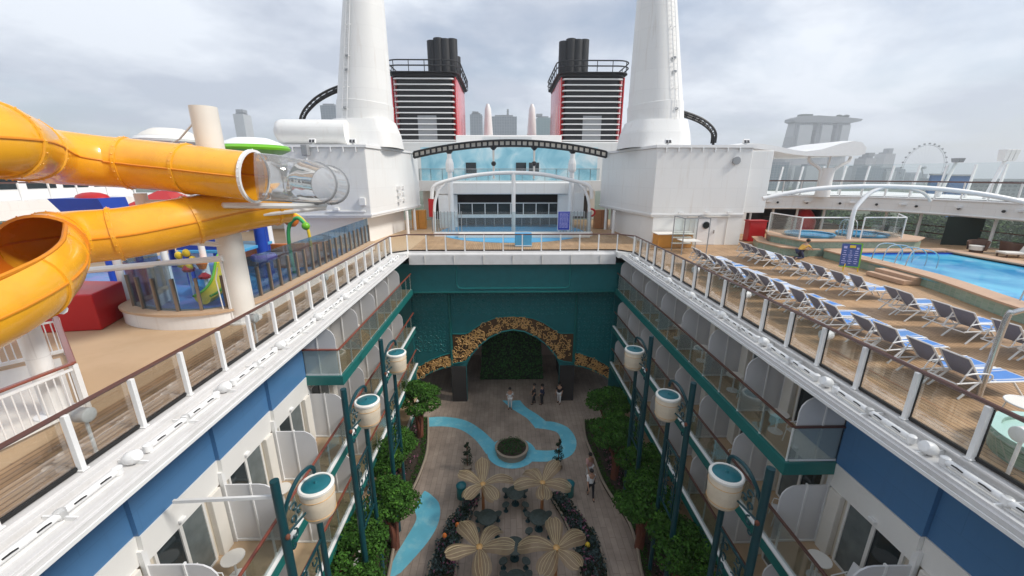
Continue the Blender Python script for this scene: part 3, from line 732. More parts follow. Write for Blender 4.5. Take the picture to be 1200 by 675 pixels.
bed(1, [(5.5,24.5),(5.25,22.5),(5.38,20.3),(5.45,18.8),(5.70,17.5),(6.10,16.1),(6.12,14.7),(5.9,13.2),(5.7,11),(5.7,8)], 'dark planting bed with curved kerb along the right balconies')
def garden_tree(seed, h):
    rg = random.Random(seed)
    T = thing('garden_tree', '', 'tree', (0,0,0), 'cloud pruned trees along the garden walls')
    tr = MB(); tips = []
    for k in range(5):
        a = k*1.26+rg.random()*.6; ex = rg.uniform(.6, 1.05); hz_ = rg.uniform(.70, .90)
        P = spline([(0.1*math.cos(a),.1*math.sin(a),0),(.16*math.cos(a+.8),.16*math.sin(a+.8),h*.35),(.42*math.cos(a),.42*math.sin(a),h*hz_*.72),(ex*math.cos(a),ex*math.sin(a),h*hz_)], 5)
        tr.tube(P, [.13-.0055*j for j in range(len(P))], 7); tips.append(P[-1])
    tr.tube([(0,0,0),(0,0,h*.4)], [.22,.14], 8)
    tr.build('trunk', 'bark', T, smooth=True)
    cr = MB(); lt = MB()
    for i, t in enumerate(tips+[Vector((.1,0,h*.98)), Vector((-.5,.4,h*.93)), Vector((.55,-.35,h*.94)), Vector((0,-.75,h*.86))]):
        R = (rg.uniform(.60,.84), rg.uniform(.60,.84), rg.uniform(.28,.38))
        cr.leafy(t, R, 640, .14, rg, .74)
        for _ in range(5):
            q = t+Vector((rg.uniform(-.5,.5), rg.uniform(-.5,.5), rg.uniform(.05,.25))); lt.leafy(q, (.24,.24,.13), 38, .11, rg, .7)  # lighter leaves in the upper part of each clump
    cr.build('crown', 'leaf', T, fix=False); lt.build('upper_leaves', 'leaf_light', T, fix=False)
    return Repeat(T)
GT = [garden_tree(3, 3.7), garden_tree(11, 3.4), garden_tree(23, 3.6)]
spots = [(-5.7,22.9,1.0),(-6.15,19.6,.78),(-6.2,17.3,.98),(-5.2,14.7,.92),(-6.15,12.3,.98),(-5.4,10.3,.9)]
for i, (x, y, k) in enumerate(spots):
    GT[i % 3].put((x, y, -11.8), rnd.random()*6, f'clipped garden tree in the left bed, {ORD[5-i]} from the near end', k)
spots = [(6.6,22.4,1.0),(6.2,18.9,1.0),(7.1,16.9,.92),(6.2,14.5,1.0),(6.9,12.1,.98),(7.0,9.6,.9)]
for i, (x, y, k) in enumerate(spots):
    GT[(i+1) % 3].put((x, y, -11.8), rnd.random()*6, f'shaded garden tree in the right bed, {ORD[5-i]} from the near end', k)

# round planter in the stream
T = thing('round_planter', 'round hedge topped planter standing in the blue painted ring', 'planter', (.35, 21.45, -12))
MB().lathe([(.98,0),(1.0,.32),(1.06,.36),(1.06,.44),(.92,.46),(.9,.40)], (.35,21.45,-12), 32).build('bowl', 'kerb_stone', T, smooth=True)
MB().lathe([(.92,.40),(.6,.44),(0.01,.5)], (.35,21.45,-12), 24).build('soil', 'soil', T)
h = MB()
for k in range(26):
    a = k*2.4; r0 = .8*math.sqrt(k/26); h.leafy((.35+r0*math.cos(a), 21.45+r0*math.sin(a), -11.46), (.2,.2,.13), 34, .08)
h.build('hedge', 'hedge', T, fix=False)
# spiral topiaries
def topiary():
    T = thing('spiral_topiary', '', 'topiary', (0,0,0), 'spiral topiaries beside the round planter')
    MB().lathe([(.20,0),(.27,.36),(.29,.38),(.24,.40)], n=16).build('pot', 'kerb_stone', T, smooth=True)
    MB().tube([(0,0,.38),(0,0,1.9)], .03, 6).build('stem', 'bark', T)
    lf = MB()
    for j in range(60):
        t = j/60; a = t*6*PI; r0 = .24*(1-t*.75); lf.leafy((r0*math.cos(a), r0*math.sin(a), .5+t*1.5), (.17*(1-t*.55),)*3, 16, .07)
    lf.build('foliage', 'leaf_dark', T, fix=False); return Repeat(T)
TP = topiary(); TP.put((-2.3,19.85,-12), 0, 'dark spiral topiary in a pot left of the round planter'); TP.put((3.12,20.0,-12), 1, 'dark spiral topiary in a pot right of the round planter')
# giant flower shades
def flower_shade(seed):
    rg = random.Random(seed)
    T = thing('flower_canopy', '', 'canopy', (0,0,0), 'giant flower shades over the garden tables')
    MB().tube([(0,0,0),(0,0,1.75)], [.09,.07], 10).build('stem', 'wood_panel', T, smooth=True)
    MB().lathe([(.02,1.70),(.12,1.78),(.15,1.88),(.06,1.95)], n=12).build('flower_centre', 'gold', T, smooth=True)
    for k in range(5):
        a = k*2*PI/5+.3+rg.uniform(-.16,.16); lift = rg.choice((-.15, .1, .5, .9))+rg.uniform(-.1,.1); L = rg.uniform(1.2, 1.55); U = 10; W = 6; vs = []; fs = []
        ux, uy = math.cos(a), math.sin(a)
        for i in range(U+1):
            t = i/U; wd = .47*math.sqrt(t+.002)*math.sqrt(max(0, 1-max(0, (t-.55)/.45)**2*.92))+.035; z = 1.85+.34*math.sin(t*PI*.75)-lift*t*t*.9
            for j in range(W+1):
                v = (j/W-.5)*2; d = .12+L*t; zz = z-.34*v*v*wd+.05*math.sin(v*5+k); vs.append((ux*d-uy*v*wd, uy*d+ux*v*wd, zz))
        for i in range(U):
            for j in range(W): q = i*(W+1)+j; fs.append((q, q+1, q+W+2, q+W+1))
        pt = MB().add(vs, fs).build('petal', 'petal', T, smooth=True, fix=False)
        rb = MB()
        for j in (1, 2, 3, 4, 5): rb.tube([Vector(vs[i*(W+1)+j])+Vector((0,0,.012)) for i in range(U+1)], .011, 4)
        rb.build('rib', 'petal_rib', pt)
    return Repeat(T)
FS_ = [flower_shade(5), flower_shade(8)]
for i, (x, y, rz, w) in enumerate(((-1.2,16.75,0,'far left of the four round the tables'),(1.85,16.8,1.9,'far right of the four round the tables'),(-1.15,13.2,.8,'near left of the four round the tables'),(2.1,13.1,2.6,'near right of the four round the tables'))):
    FS_[(i+i//2) % 2].put((x, y, -12), rz, 'beige giant flower canopy, '+w, 1.0)
# leaf tables and stools
def leaf_table():
    T = thing('garden_table', '', 'table', (0,0,0), 'dark green garden tables')
    MB().lathe([(.22,0),(.2,.05),(.06,.1),(.06,.7)], n=12).build('pedestal', 'teal_iron', T, smooth=True)
    MB().lathe([(.1,.68),(.46,.70),(.5,.73),(.48,.77),(.3,.83),(.02,.86)], n=20).build('tabletop', 'pebble', T, smooth=True); return Repeat(T)
def leaf_stool():
    T = thing('garden_stool', '', 'stool', (0,0,0), 'leaf shaped stools round the garden tables')
    MB().lathe([(.05,0),(.13,.02),(.05,.05),(.05,.42)], n=10).build('pedestal', 'teal_iron', T)
    MB().prism([(.20*math.cos(a)*(1.15 if math.cos(a) > 0 else 1), .17*math.sin(a)) for a in [k*PI/8 for k in range(16)]], .42, .47).build('seat', 'pebble', T, bevel=.01); return Repeat(T)
LT, LS = leaf_table(), leaf_stool()
for x, y, w in ((.48,17.35,'far middle'),(-.95,15.8,'left'),(1.6,15.75,'right'),(.36,14.2,'near middle'),(.4,12.6,'nearest')):
    LT.put((x, y, -12), 0, f'dark green domed garden table, {w} of those between the flower canopies', 1.0)
    for k, q in enumerate(('back left', 'back right', 'front left', 'front right')):
        a = (2.4, .75, 3.9, 5.5)[k]; LS.put((x+.70*math.cos(a), y+.70*math.sin(a), -12), a, f'leaf shaped stool at the {q} of the {w} garden table')
# flower beds round the terrace
def terrace_bed(outer, inner, label):
    T = thing('planting_bed', label, 'flower bed', (outer[1][0], 15.5, -12))
    O = spline([(*p, 0) for p in outer], 8); I = spline([(*p, 0) for p in inner], 8)
    MB().prism([(p.x, p.y) for p in O]+[(p.x, p.y) for p in I[::-1]], -12, -11.8).build('soil', 'soil', T)
    for Q in (O, I): MB().tube([(p.x, p.y, -11.76) for p in Q], .06, 8).build('kerb', 'kerb_stone', T, smooth=True)
    lf = MB(); dk = MB(); fl = MB()
    for i in range(len(O)):
        for k in range(12):
            q = O[i].lerp(I[i], rnd.uniform(.08, .92)); r0 = rnd.random(); (fl if r0 < .1 else dk if r0 < .45 else lf).leafy((q.x+rnd.uniform(-.1,.1), q.y+rnd.uniform(-.1,.1), -11.66), (.2,.2,.2), 12, .13)
    lf.build('foliage', 'leaf_blue', T, fix=False); dk.build('dark_foliage', 'leaf_dark', T, fix=False); fl.build('blossom', 'flower_mix', T, fix=False)
terrace_bed([(-2.1,17.5),(-2.75,16.2),(-3.2,14.9),(-3.45,13.4),(-3.5,11)], [(-1.5,17.6),(-1.95,16.2),(-2.2,14.9),(-2.25,13.4),(-2.25,11)], 'blue green flower bed curving along the left of the garden tables')
terrace_bed([(3.05,17.5),(3.75,16.4),(4.3,15.0),(4.42,13.4),(4.4,11)], [(2.4,17.6),(2.9,16.2),(3.15,14.9),(3.2,13.4),(3.2,11)], 'blue green flower bed curving along the right of the garden tables')
def bin_():
    T = thing('litter_bin', '', 'bin', (0,0,0), 'teal litter bins')
    MB().lathe([(.24,0),(.26,.05),(.25,.75)], n=16).build('drum', 'teal_bright', T, smooth=True)
    MB().lathe([(.28,.74),(.28,.82),(.12,.95),(.02,.96)], n=16).build('lid', 'lid_teal', T, smooth=True); return Repeat(T)
LB = bin_(); LB.put((-2.45,17.85,-12), 0, 'teal drum bin at the tip of the left flower bed'); LB.put((3.45,17.9,-12), 0, 'teal drum bin at the tip of the right flower bed')
for i, (x, y, m, lb) in enumerate(((-2.4,15.6,'orange_paint','small orange globe ornament in the left flower bed'),(3.75,14.4,'yellow_paint','small amber globe ornament in the right flower bed'),(-2.95,15.0,'orange_paint','small orange globe ornament near the kerb of the left flower bed'))):
    MB().lathe([(.03,0),(.03,.14),(.07,.15),(.115,.22),(.115,.27),(.07,.35),(.01,.37)], (x, y, -11.75), 12).build('globe_ornament', m, None, smooth=True, label=lb, category='ornament')

# ------------------------------------------------------------------ people
def skin(name, J, E, m, parent, sub=2, root=None):
    """continuous body grown from joints {name: (x,y,z,r)} and edges"""
    ks = [k for k in J if any(k in e for e in E)]; ix = {k: i for i, k in enumerate(ks)}
    me = bpy.data.meshes.new(name); me.from_pydata([J[k][:3] for k in ks], [(ix[a], ix[b]) for a, b in E], [])
    me.materials.append(M[m]); o = bpy.data.objects.new(name, me); COL.objects.link(o); o.parent = parent
    o.modifiers.new('skin', 'SKIN').use_smooth_shade = True
    lay = me.skin_vertices[0] if len(me.skin_vertices) else None
    for i, k in enumerate(ks):
        r = J[k][3]; lay.data[i].radius = (r, r); lay.data[i].use_root = (k == (root or ks[0]))
    sm = o.modifiers.new('sub', 'SUBSURF'); sm.levels = sub; sm.render_levels = sub
    return o
def skin_mesh(me): pass
def person(label, loc, rz, J, top, legs, hair='hair', long_hair=False, group=None, shoe='cloth_black'):
    T = thing('person', label, 'person', loc, group); T.rotation_euler = (0, 0, rz); ORG[T] = Vector((0,0,0))
    E = [('pelvis','waist'),('waist','chest'),('chest','neck'),('neck','jaw'),('jaw','head'),('head','crown')]
    for q in 'LR':
        E += [('chest','sh'+q),('sh'+q,'el'+q),('el'+q,'wr'+q),('wr'+q,'kn_'+q),('kn_'+q,'ft'+q),('pelvis','hip'+q),('hip'+q,'knee'+q),('knee'+q,'ank'+q),('ank'+q,'toe'+q)]
        w = Vector(J['wr'+q][:3]); e = Vector(J['el'+q][:3]); d = (w-e).normalized()
        J['kn_'+q] = (*(w+d*.08), .032); J['ft'+q] = (*(w+d*.15), .018)
        n = d.cross(Vector((0,0,1))); n = n.normalized() if n.length > .1 else Vector((1,0,0)); b = n.cross(d)
        J['th'+q] = (*(w+d*.07+b*.05), .012); E.append(('wr'+q,'th'+q))
        for f in (-1, 0, 1): J[f'f{f}{q}'] = (*(w+d*(.17-.015*abs(f))+n*.022*f-b*.0), .010); E.append(('kn_'+q, f'f{f}{q}'))
    body = skin('body', J, E, 'skin', T, 2, 'pelvis')
    def shell(ks, g): return {k: (*J[k][:3], J[k][3]*g) for k in ks}
    tk = ['pelvis','waist','chest','shL','shR','elL','elR']; skin('shirt', {**shell(tk, 1.22)}, [('pelvis','waist'),('waist','chest'),('chest','shL'),('chest','shR'),('shL','elL'),('shR','elR')], top, T, 2, 'waist')
    lk = ['pelvis','hipL','hipR','kneeL','kneeR','ankL','ankR']; skin('trousers', {**shell(lk, 1.2)}, [('pelvis','hipL'),('pelvis','hipR'),('hipL','kneeL'),('hipR','kneeR'),('kneeL','ankL'),('kneeR','ankR')], legs, T, 2, 'pelvis')
    hd = Vector(J['head'][:3]); jw = Vector(J['jaw'][:3]); up = (hd-jw).normalized()
    fx = Vector((1,0,0)); nn = (fx-up*fx.dot(up)).normalized(); sd = up.cross(nn)
    hp = MB().ball(hd+up*.05+nn*-.035, (.122,.116,.112), 12, 8)
    if long_hair: hp.tube([hd+Vector((-.07,0,.02)), hd+Vector((-.10,0,-.12)), hd+Vector((-.09,0,-.26))], [.08,.07,.03], 8)
    hp.build('hair', hair, T, smooth=True)
    MB().tube([hd+nn*.088+up*.01, hd+nn*.112-up*.025], [.010,.016], 6).build('nose', 'skin', T, smooth=True)
    ey = MB(); [ey.ball(hd+nn*.086+up*.012+sd*k*.034, .012, 6, 5) for k in (-1, 1)]; ey.build('eyes', 'hair', T)
    er = MB(); [er.ball(hd+sd*k*.094-up*.01, (.02,.012,.03), 6, 5) for k in (-1, 1)]; er.build('ears', 'skin', T, smooth=True)
    MB().tube([hd+nn*.083-up*.055-sd*.025, hd+nn*.09-up*.056, hd+nn*.083-up*.055+sd*.025], .006, 5).build('mouth', 'cloth_pink', T)
    sh = MB()
    for q in 'LR':
        a, t = Vector(J['ank'+q][:3]), Vector(J['toe'+q][:3]); d = (t-a); sh.tube([a-d*.25+Vector((0,0,-.03)), a+d*.5+Vector((0,0,-.03)), t+Vector((0,0,-.004))], [.045,.05,.034], 8)
    sh.build('shoes', shoe, T, smooth=True)
    return T
def standing(stride=.0, arm=.0, bend=.15):
    J = dict(pelvis=(0,0,.93,.125), waist=(0,0,1.10,.115), chest=(.01,0,1.33,.135), neck=(.01,0,1.47,.055), jaw=(.025,0,1.54,.062), head=(.02,0,1.62,.088), crown=(.01,0,1.69,.062))
    for q, s in (('L', 1), ('R', -1)):
        k = s*stride
        J['hip'+q] = (0, s*.09, .88, .088); J['knee'+q] = (k*.5+.02, s*.10, .49, .058); J['ank'+q] = (k, s*.10, .08+abs(min(0, k))*.15, .042); J['toe'+q] = (k+.17, s*.115, .04, .032)
        J['sh'+q] = (0, s*.185, 1.385, .058); J['el'+q] = (-k*arm, s*.235, 1.11, .042); J['wr'+q] = (-k*arm*1.4+bend, s*.22, .89, .03)
    return J
def kneel():
    J = dict(pelvis=(-.02,0,.52,.13), waist=(.10,0,.66,.12), chest=(.26,0,.84,.135), neck=(.35,0,.95,.055), jaw=(.41,0,1.0,.062), head=(.44,0,1.07,.088), crown=(.45,0,1.14,.062))
    for q, s in (('L', 1), ('R', -1)):
        J['hip'+q] = (-.02, s*.09, .48, .09); J['knee'+q] = (.20, s*.13, .10, .06); J['ank'+q] = (-.26, s*.12, .08, .042); J['toe'+q] = (-.40, s*.12, .04, .03)
        J['sh'+q] = (.29, s*.185, .88, .058); J['el'+q] = (.50, s*.21, .72, .042); J['wr'+q] = (.70, s*.12, .60, .03)
    return J
person('worker in a yellow shirt kneeling at the green tiled pool step', (18.0, 23.7, .0), .1, kneel(), 'cloth_yellow', 'cloth_navy')
person('person in white shirt and dark trousers walking beside the right flower bed', (4.6,17.8,-12), -PI/2, standing(.26,.7), 'cloth_white', 'cloth_black')
person('person in pink walking behind the one in the white shirt', (4.8,19.1,-12), -PI/2+.2, standing(.2,.6), 'cloth_pink', 'cloth_white', long_hair=True)
person('person in white standing alone in front of the arch', (.3,26.4,-12), -PI/2, standing(0,0,.1), 'cloth_white', 'cloth_white', long_hair=True)
person('left of two dark dressed people right of the arch centre', (2.15,27.0,-12), PI, standing(.1,.5), 'cloth_black', 'cloth_black')
person('right of two dark dressed people near the arch, in navy top', (2.75,26.9,-12), 2.6, standing(0,0), 'cloth_navy', 'cloth_black')
person('person in black top and white trousers by the right side arch', (4.1,27.1,-12), -2, standing(.1,.4), 'cloth_black', 'cloth_white')
# ------------------------------------------------------------------ water slides
def tube_slide(T, P, r, flanges, mname='slide_orange', arc=None, part='tube', seam=True):
    o = MB()
    if arc: 
        o.tube(P, r, 28, arc=arc); o.tube(P, r-.045, 28, arc=arc)
    else: o.tube(P, r, 36, caps=False); 
    t = o.build(part, mname, T, smooth=True, fix=False)
    return t
def rings(T, P, idx, r, m, n=36, name='flange', rr=.035, arc=None):
    P = [Vector(p) for p in P]
    for i in idx:
        t = (P[min(i+1, len(P)-1)]-P[max(0, i-1)]).normalized()
        o = MB().tube([P[i]-t*.05, P[i]-t*.045, P[i]+t*.045, P[i]+t*.05], [r, r+rr, r+rr, r], n, caps=False, arc=arc)
        u = Vector((0,0,1)); u = (u-t*u.dot(t)).normalized(); w = t.cross(u)
        if arc is None:
            for k in range(20):
                a = k*2*PI/20; o.ball(P[i]+(u*math.cos(a)+w*math.sin(a))*(r+rr+.006), .016, 5, 4)
        o.build(name, m, T, smooth=False, fix=False)
def seams(T, P, r, n, m='slide_flange'):
    P = [Vector(p) for p in P]; T_ = MB()
    for sg in (1, -1):
        pts = []
        for i in range(len(P)):
            t = (P[min(i+1, len(P)-1)]-P[max(0, i-1)]).normalized(); w = t.cross(Vector((0,0,1))).normalized(); pts.append(P[i]+w*sg*(r+.004))
        T_.tube(pts, .028, 6)
    T_.build('seam', m, T, smooth=True)
up = spline([(-11.2,6.9,5.50),(-10.15,7.35,5.60),(-9.75,8.1,5.64),(-10.2,8.9,5.60),(-11.0,9.8,5.55),(-11.75,10.9,5.46),(-11.5,11.95,5.36),(-10.7,12.35,5.28),(-9.6,12.4,5.17),(-8.5,12.42,5.04),(-7.45,12.42,4.93)], 8)
W = thing('water_slide', 'upper orange tube slide sweeping across the left and ending in a clear tube', 'water slide', (-9.2, 12, 0))
tube_slide(W, up, .70, None); seams(W, up, .70, 0)
rings(W, up, [18, 29, 54, 66], .70, 'slide_orange')
rings(W, up, [len(up)-1], .70, 'white_metal', rr=.07, name='end_ring')
cl = spline([(-7.40,12.44,4.93),(-6.9,12.75,4.88),(-6.55,13.6,4.78),(-6.55,14.6,4.68),(-6.6,15.6,4.60)], 8)
tube_slide(W, cl, .68, None, 'clear_tube', part='clear_tube')
rings(W, cl, [22, len(cl)-1], .68, 'ring_grey', rr=.045, name='clear_ring')
seam2 = MB(); seam2.tube([Vector(p)+Vector((0,0,-.69)) for p in cl], .02, 5); seam2.build('seam', 'ring_grey', W)
W2 = thing('water_slide', 'lower orange slide bending into an open flume at the left edge', 'water slide', (-10, 10, 0))
lo = spline([(-7.9,14.6,4.02),(-8.7,13.6,3.88),(-9.7,12.3,3.62),(-10.6,11.4,3.42),(-11.3,10.75,3.38),(-11.3,10.0,3.38),(-10.75,9.35,3.36)], 8)
tube_slide(W2, lo, .70, None); seams(W2, lo, .70, 0)
rings(W2, lo, [3, 15, 26, 38], .70, 'slide_orange'); rings(W2, lo, [len(lo)-1], .70, 'slide_flange', rr=.06, name='mouth_ring')
fm = spline([(-10.75,9.35,3.36),(-10.15,8.75,3.28),(-9.45,7.95,3.12),(-8.95,7.0,2.95),(-8.7,5.7,2.75),(-8.7,3.6,2.55)], 8)
o = MB(); o.tube(fm, .70, 28, arc=(math.radians(62), math.radians(318))); o.build('open_flume', 'slide_orange', W2, smooth=True, fix=False)
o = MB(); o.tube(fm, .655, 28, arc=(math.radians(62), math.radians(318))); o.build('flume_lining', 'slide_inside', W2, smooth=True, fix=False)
o = MB()
for ang in (62, 318):
    pts = []
    for i in range(len(fm)):
        t = (fm[min(i+1, len(fm)-1)]-fm[max(0, i-1)]).normalized(); u = Vector((0,0,1)); u = (u-t*u.dot(t)).normalized(); w = t.cross(u); a = math.radians(ang); pts.append(fm[i]+(u*math.cos(a)+w*math.sin(a))*.68)
    o.tube(pts, .045, 6)
o.build('flume_edge', 'slide_flange', W2, smooth=True)
rings(W2, fm, [10, 22], .70, 'slide_orange', arc=(math.radians(66), math.radians(314)))
seams(W2, fm, .70, 0)
# supports
C1 = thing('slide_column', 'thick white column with pipe arms carrying the orange slides', 'column', (-9.3, 13.5, 0))
MB().tube([(-9.3,13.5,0),(-9.3,13.5,.05),(-9.3,13.5,7.0)], [.40,.39,.37], 24).build('column', 'off_white', C1, smooth=True)
MB().lathe([(.55,0),(.55,.05),(.42,.07),(.40,.3)], (-9.3,13.5,.002), 20).build('base_plate', 'white_metal', C1)
a = MB()
a.tube([(-9.3,13.1,4.05),(-8.6,12.6,4.08),(-7.0,13.4,4.0),(-6.5,14.8,3.92)], .09, 8); a.tube([(-9.3,13.3,3.7),(-8,13.5,3.72),(-6.6,15.0,3.80)], .07, 8)
a.tube([(-9.3,13.2,4.1),(-10.0,12.7,4.12),(-10.9,12.4,4.15)], .12, 10); a.tube([(-10.9,12.4,4.05),(-10.9,12.4,4.45)], .16, 10)
a.build('upper_arm', 'white_metal', C1, smooth=True)
a = MB(); a.tube([(-9.3,13.2,2.76),(-13.0,13.3,2.98)], .085, 8); a.tube([(-9.35,13.1,2.32),(-14.0,12.9,1.95)], .10, 8)
for k in (-1, 1): a.tube([(-9.3,13.2,4.0),(-13.0,13.3+k*.08,2.95)], .03, 6)
a.build('lower_arm', 'white_metal', C1, smooth=True)
MB().tube([(-9.5,13.5,6.7),(-10.6,14.0,6.1),(-11.8,14.5,5.8)], .03, 6).build('stay', 'white_metal', C1)
cp = MB(); cp.box(-9.47,-9.40,13.08,13.12,.2,2.4); cp.tube([(-9.62,13.15,2.0),(-9.72,13.1,1.6),(-9.66,13.1,.2)], .02, 6); cp.build('conduit', 'white_metal', C1)
C2 = thing('slide_column', 'shorter white column under the open flume by the picket railing', 'column', (-9.75, 7.75, 0))
MB().tube([(-9.75,7.75,0),(-9.75,7.75,2.45)], [.19,.18], 16).build('column', 'white_steel', C2, smooth=True)
MB().tube([(-9.75,7.75,2.4),(-9.2,7.7,2.45),(-8.75,7.6,2.42)], .09, 8).build('saddle', 'white_metal', C2, smooth=True)
MB().lathe([(.35,0),(.35,.04),(.2,.06)], (-9.75,7.75,.002), 16).build('base_plate', 'white_metal', C2)
# small poles round the splash pad
for i, (x, y, h, lb) in enumerate(((-14.3,14.6,2.9,'left white mast at the edge of the splash pad'),(-13.2,15.4,2.8,'middle white mast at the edge of the splash pad'),(-12.4,16.3,2.7,'right white mast at the edge of the splash pad'))):
    T = thing('mast', lb, 'mast', (x, y, 0)); MB().tube([(x,y,0),(x,y,h)], [.13,.11], 12).build('pole', 'white_metal', T, smooth=True); MB().lathe([(.2,h-.05),(.2,h),(.02,h+.06)], (x,y,0), 12).build('cap', 'white_metal', T)
# picket railing round the stairwell
T = thing('picket_railing', 'white picket railing with reddish handrail round the stairwell at the left edge', 'railing', (-10.5, 8, 0))
pts = [(-9.75,4.0),(-9.2,7.85),(-12.65,10.75),(-15.0,8.0)]
for k, (p, q) in enumerate(zip(pts, pts[1:])):
    n = Vector((q[0]-p[0], q[1]-p[1], 0)); L = n.length; d = n/L
    MB().beam((*p, 1.14), (*q, 1.14), .12, .05).build('handrail', 'handrail_red', T, bevel=.02)
    pk = MB(); pk.beam((*p,1.02), (*q,1.02), .05, .05); pk.beam((*p,.13), (*q,.13), .07, .09)
    j = 0
    while j*.13 < L: c = Vector((*p,0))+d*j*.13; pk.tube([c+Vector((0,0,.13)), c+Vector((0,0,1.02))], .014, 6); j += 1
    pk.build('pickets', 'white_metal', T)
    c = Vector((*q, 0)); MB().box(c.x-.05, c.x+.05, c.y-.05, c.y+.05, 0, 1.11).build('post', 'white_metal', T)
MB().prism([(-9.95,4.0),(-9.45,7.85),(-12.6,10.5),(-14.8,8.0)], .002, .012).build('stair_hatch', 'off_white', None, label='pale landing floor inside the picket railing at the left edge', category='floor')
# red wall block
T = thing('play_wall', 'low red painted wall behind the slide column at the left', 'wall', (-14.6, 13, 0))
MB().prism([(-13.45,12.6),(-16.3,12.2),(-19,11.2),(-19,14.6),(-14.0,14.3)], 0, 1.25).build('wall', 'red_paint', T, bevel=.05)
MB().prism([(-15.0,13.0),(-15.6,12.9),(-15.6,13.6),(-15.0,13.7)], 1.252, 1.7).build('hump', 'red_paint', T, bevel=.08)
# splash pad: curb, floor, glass fence
pad = spline([(-9.05,27.5,0),(-8.95,22,0),(-8.95,17,0),(-9.0,14.2,0),(-9.6,12.95,0),(-11.0,12.55,0),(-12.5,12.85,0),(-13.5,13.5,0),(-13.9,14.6,0),(-14.4,16,0)], 8)
T = thing('splash_pad_kerb', 'curved white kerb with tan top round the splash pad', 'kerb', (-10, 14, 0))
inn = []
for i, p in enumerate(pad):
    t = (pad[min(i+1, len(pad)-1)]-pad[max(0, i-1)]).normalized(); n = Vector((t.y, -t.x, 0)); inn.append(p+n*.55)
MB().prism([(p.x, p.y) for p in pad]+[(p.x, p.y) for p in inn[::-1]], 0, .48).build('kerb', 'white_steel', T)
MB().prism([(p.x+(p.x-q.x)*.12, p.y+(p.y-q.y)*.12) for p, q in zip(pad, inn)]+[(p.x, p.y) for p in inn[::-1]], .481, .56).build('tan_top', 'curb_tan', T)
MB().prism([(p.x, p.y) for p in inn]+[(-22,16),(-22,28)], .004, .03).build('splash_floor', 'splash_blue', kind='structure')
F = thing('splash_fence', 'curved glass fence with brown slat posts on the splash pad kerb', 'fence', (-10, 14, .56))
mid = [p.lerp(q, .6) for p, q in zip(pad, inn)]; fp = along(mid, .72)
for i, p in enumerate(fp):
    t = (fp[min(i+1, len(fp)-1)]-fp[max(0, i-1)]).normalized(); R = Matrix((t, t.cross(Vector((0,0,1))), Vector((0,0,1)))).transposed()
    MB().obox(p+Vector((0,0,1.12)), (.075,.11,1.12), R).build('post', 'post_brown', F)
    if i: MB().beam(fp[i-1]+Vector((0,0,1.35)), p+Vector((0,0,1.35)), .015, 1.55).build('glass_panel', 'glass_blue', F)
# play structures inside
def prop(name, label, cat, mb, m, smooth=True, bevel=0): return mb.build(name, m, None, smooth=smooth, bevel=bevel, label=label, category=cat)
T = thing('play_tower', 'blue and green play tower with small slide inside the splash pad', 'play tower', (-13, 19, 0))
for x, y in ((-14.6,18.2),(-12.2,18.2),(-14.6,20.4),(-12.2,20.4)): MB().tube([(x,y,0),(x,y,3.3)], .16, 12).build('post', 'royal_blue', T, smooth=True)
MB().box(-14.8,-12.0,18.0,20.6,1.55,1.7).build('platform', 'sky_blue', T, bevel=.03)
MB().prism([(-14.9,1.7),(-11.9,1.7),(-12.4,2.7),(-13.2,2.3),(-14.2,2.75)], 18.05, 18.15, 'y').build('side_panel', 'royal_blue', T)
MB().prism([(-15.1,3.2),(-11.7,3.2),(-13.4,4.1)], 17.9, 20.7, 'y').build('roof', 'leaf_paint', T)
sl = spline([(-12.4,18.0,1.75),(-12.2,17.2,1.5),(-11.9,16.3,.8),(-11.8,15.6,.5),(-11.8,15.0,.42)], 6)
o = MB(); o.tube(sl, .33, 14, arc=(math.radians(100), math.radians(260))); o.build('slide', 'yellow_paint', T, smooth=True, fix=False)
b = MB(); b.tube([p+Vector((.33,0,.02)) for p in sl], .05, 6); b.tube([p+Vector((-.33,0,.02)) for p in sl], .05, 6); b.build('slide_rim', 'lime', T, smooth=True)
T = thing('play_tower', 'second play tower with red roof and blue wall farther left in the splash pad', 'play tower', (-17, 21, 0))
for x, y in ((-18.4,20),(-16,20),(-18.4,22),(-16,22)): MB().tube([(x,y,0),(x,y,3.4)], .15, 10).build('post', 'royal_blue', T, smooth=True)
MB().box(-18.6,-15.8,19.9,22.2,1.5,1.65).build('platform', 'purple', T); MB().box(-18.5,-15.9,20.05,20.15,1.66,2.6).build('side_panel', 'royal_blue', T)
MB().loft([(-18.8,19.7),(-15.6,19.7),(-15.6,22.3),(-18.8,22.3)], 3.3, [(-17.4,20.8),(-17,20.8),(-17,21.2),(-17.4,21.2)], 4.2).build('roof', 'red_paint', T)
w = MB(); P = spline([(-15.2,22.6,0),(-13.6,21.8,0),(-12.2,21.6,0),(-10.9,21.9,0),(-10.0,22.6,0)], 8)
w.strip([p+Vector((0,0,.03)) for p in P], [p+Vector((0,0,1.35)) for p in P]); w.strip([p+Vector((0,.25,.03)) for p in P], [p+Vector((0,.25,1.35)) for p in P]); w.strip([p+Vector((0,0,1.35)) for p in P], [p+Vector((0,.25,1.35)) for p in P])
prop('play_wall', 'curved orange wall at the back of the splash pad', 'wall', w, 'orange_paint')
T = thing('spray_post', 'thick blue spray post with purple ring and green leaf top', 'spray post', (-11.95, 19.6, 0))
MB().tube([(-11.95,19.6,0),(-11.95,19.6,2.9)], [.28,.25], 16).build('post', 'royal_blue', T, smooth=True)
MB().tube(circ((-11.95,19.6,1.05), .42, 24)[:-1], .17, 10, closed=True).build('ring', 'purple', T, smooth=True)
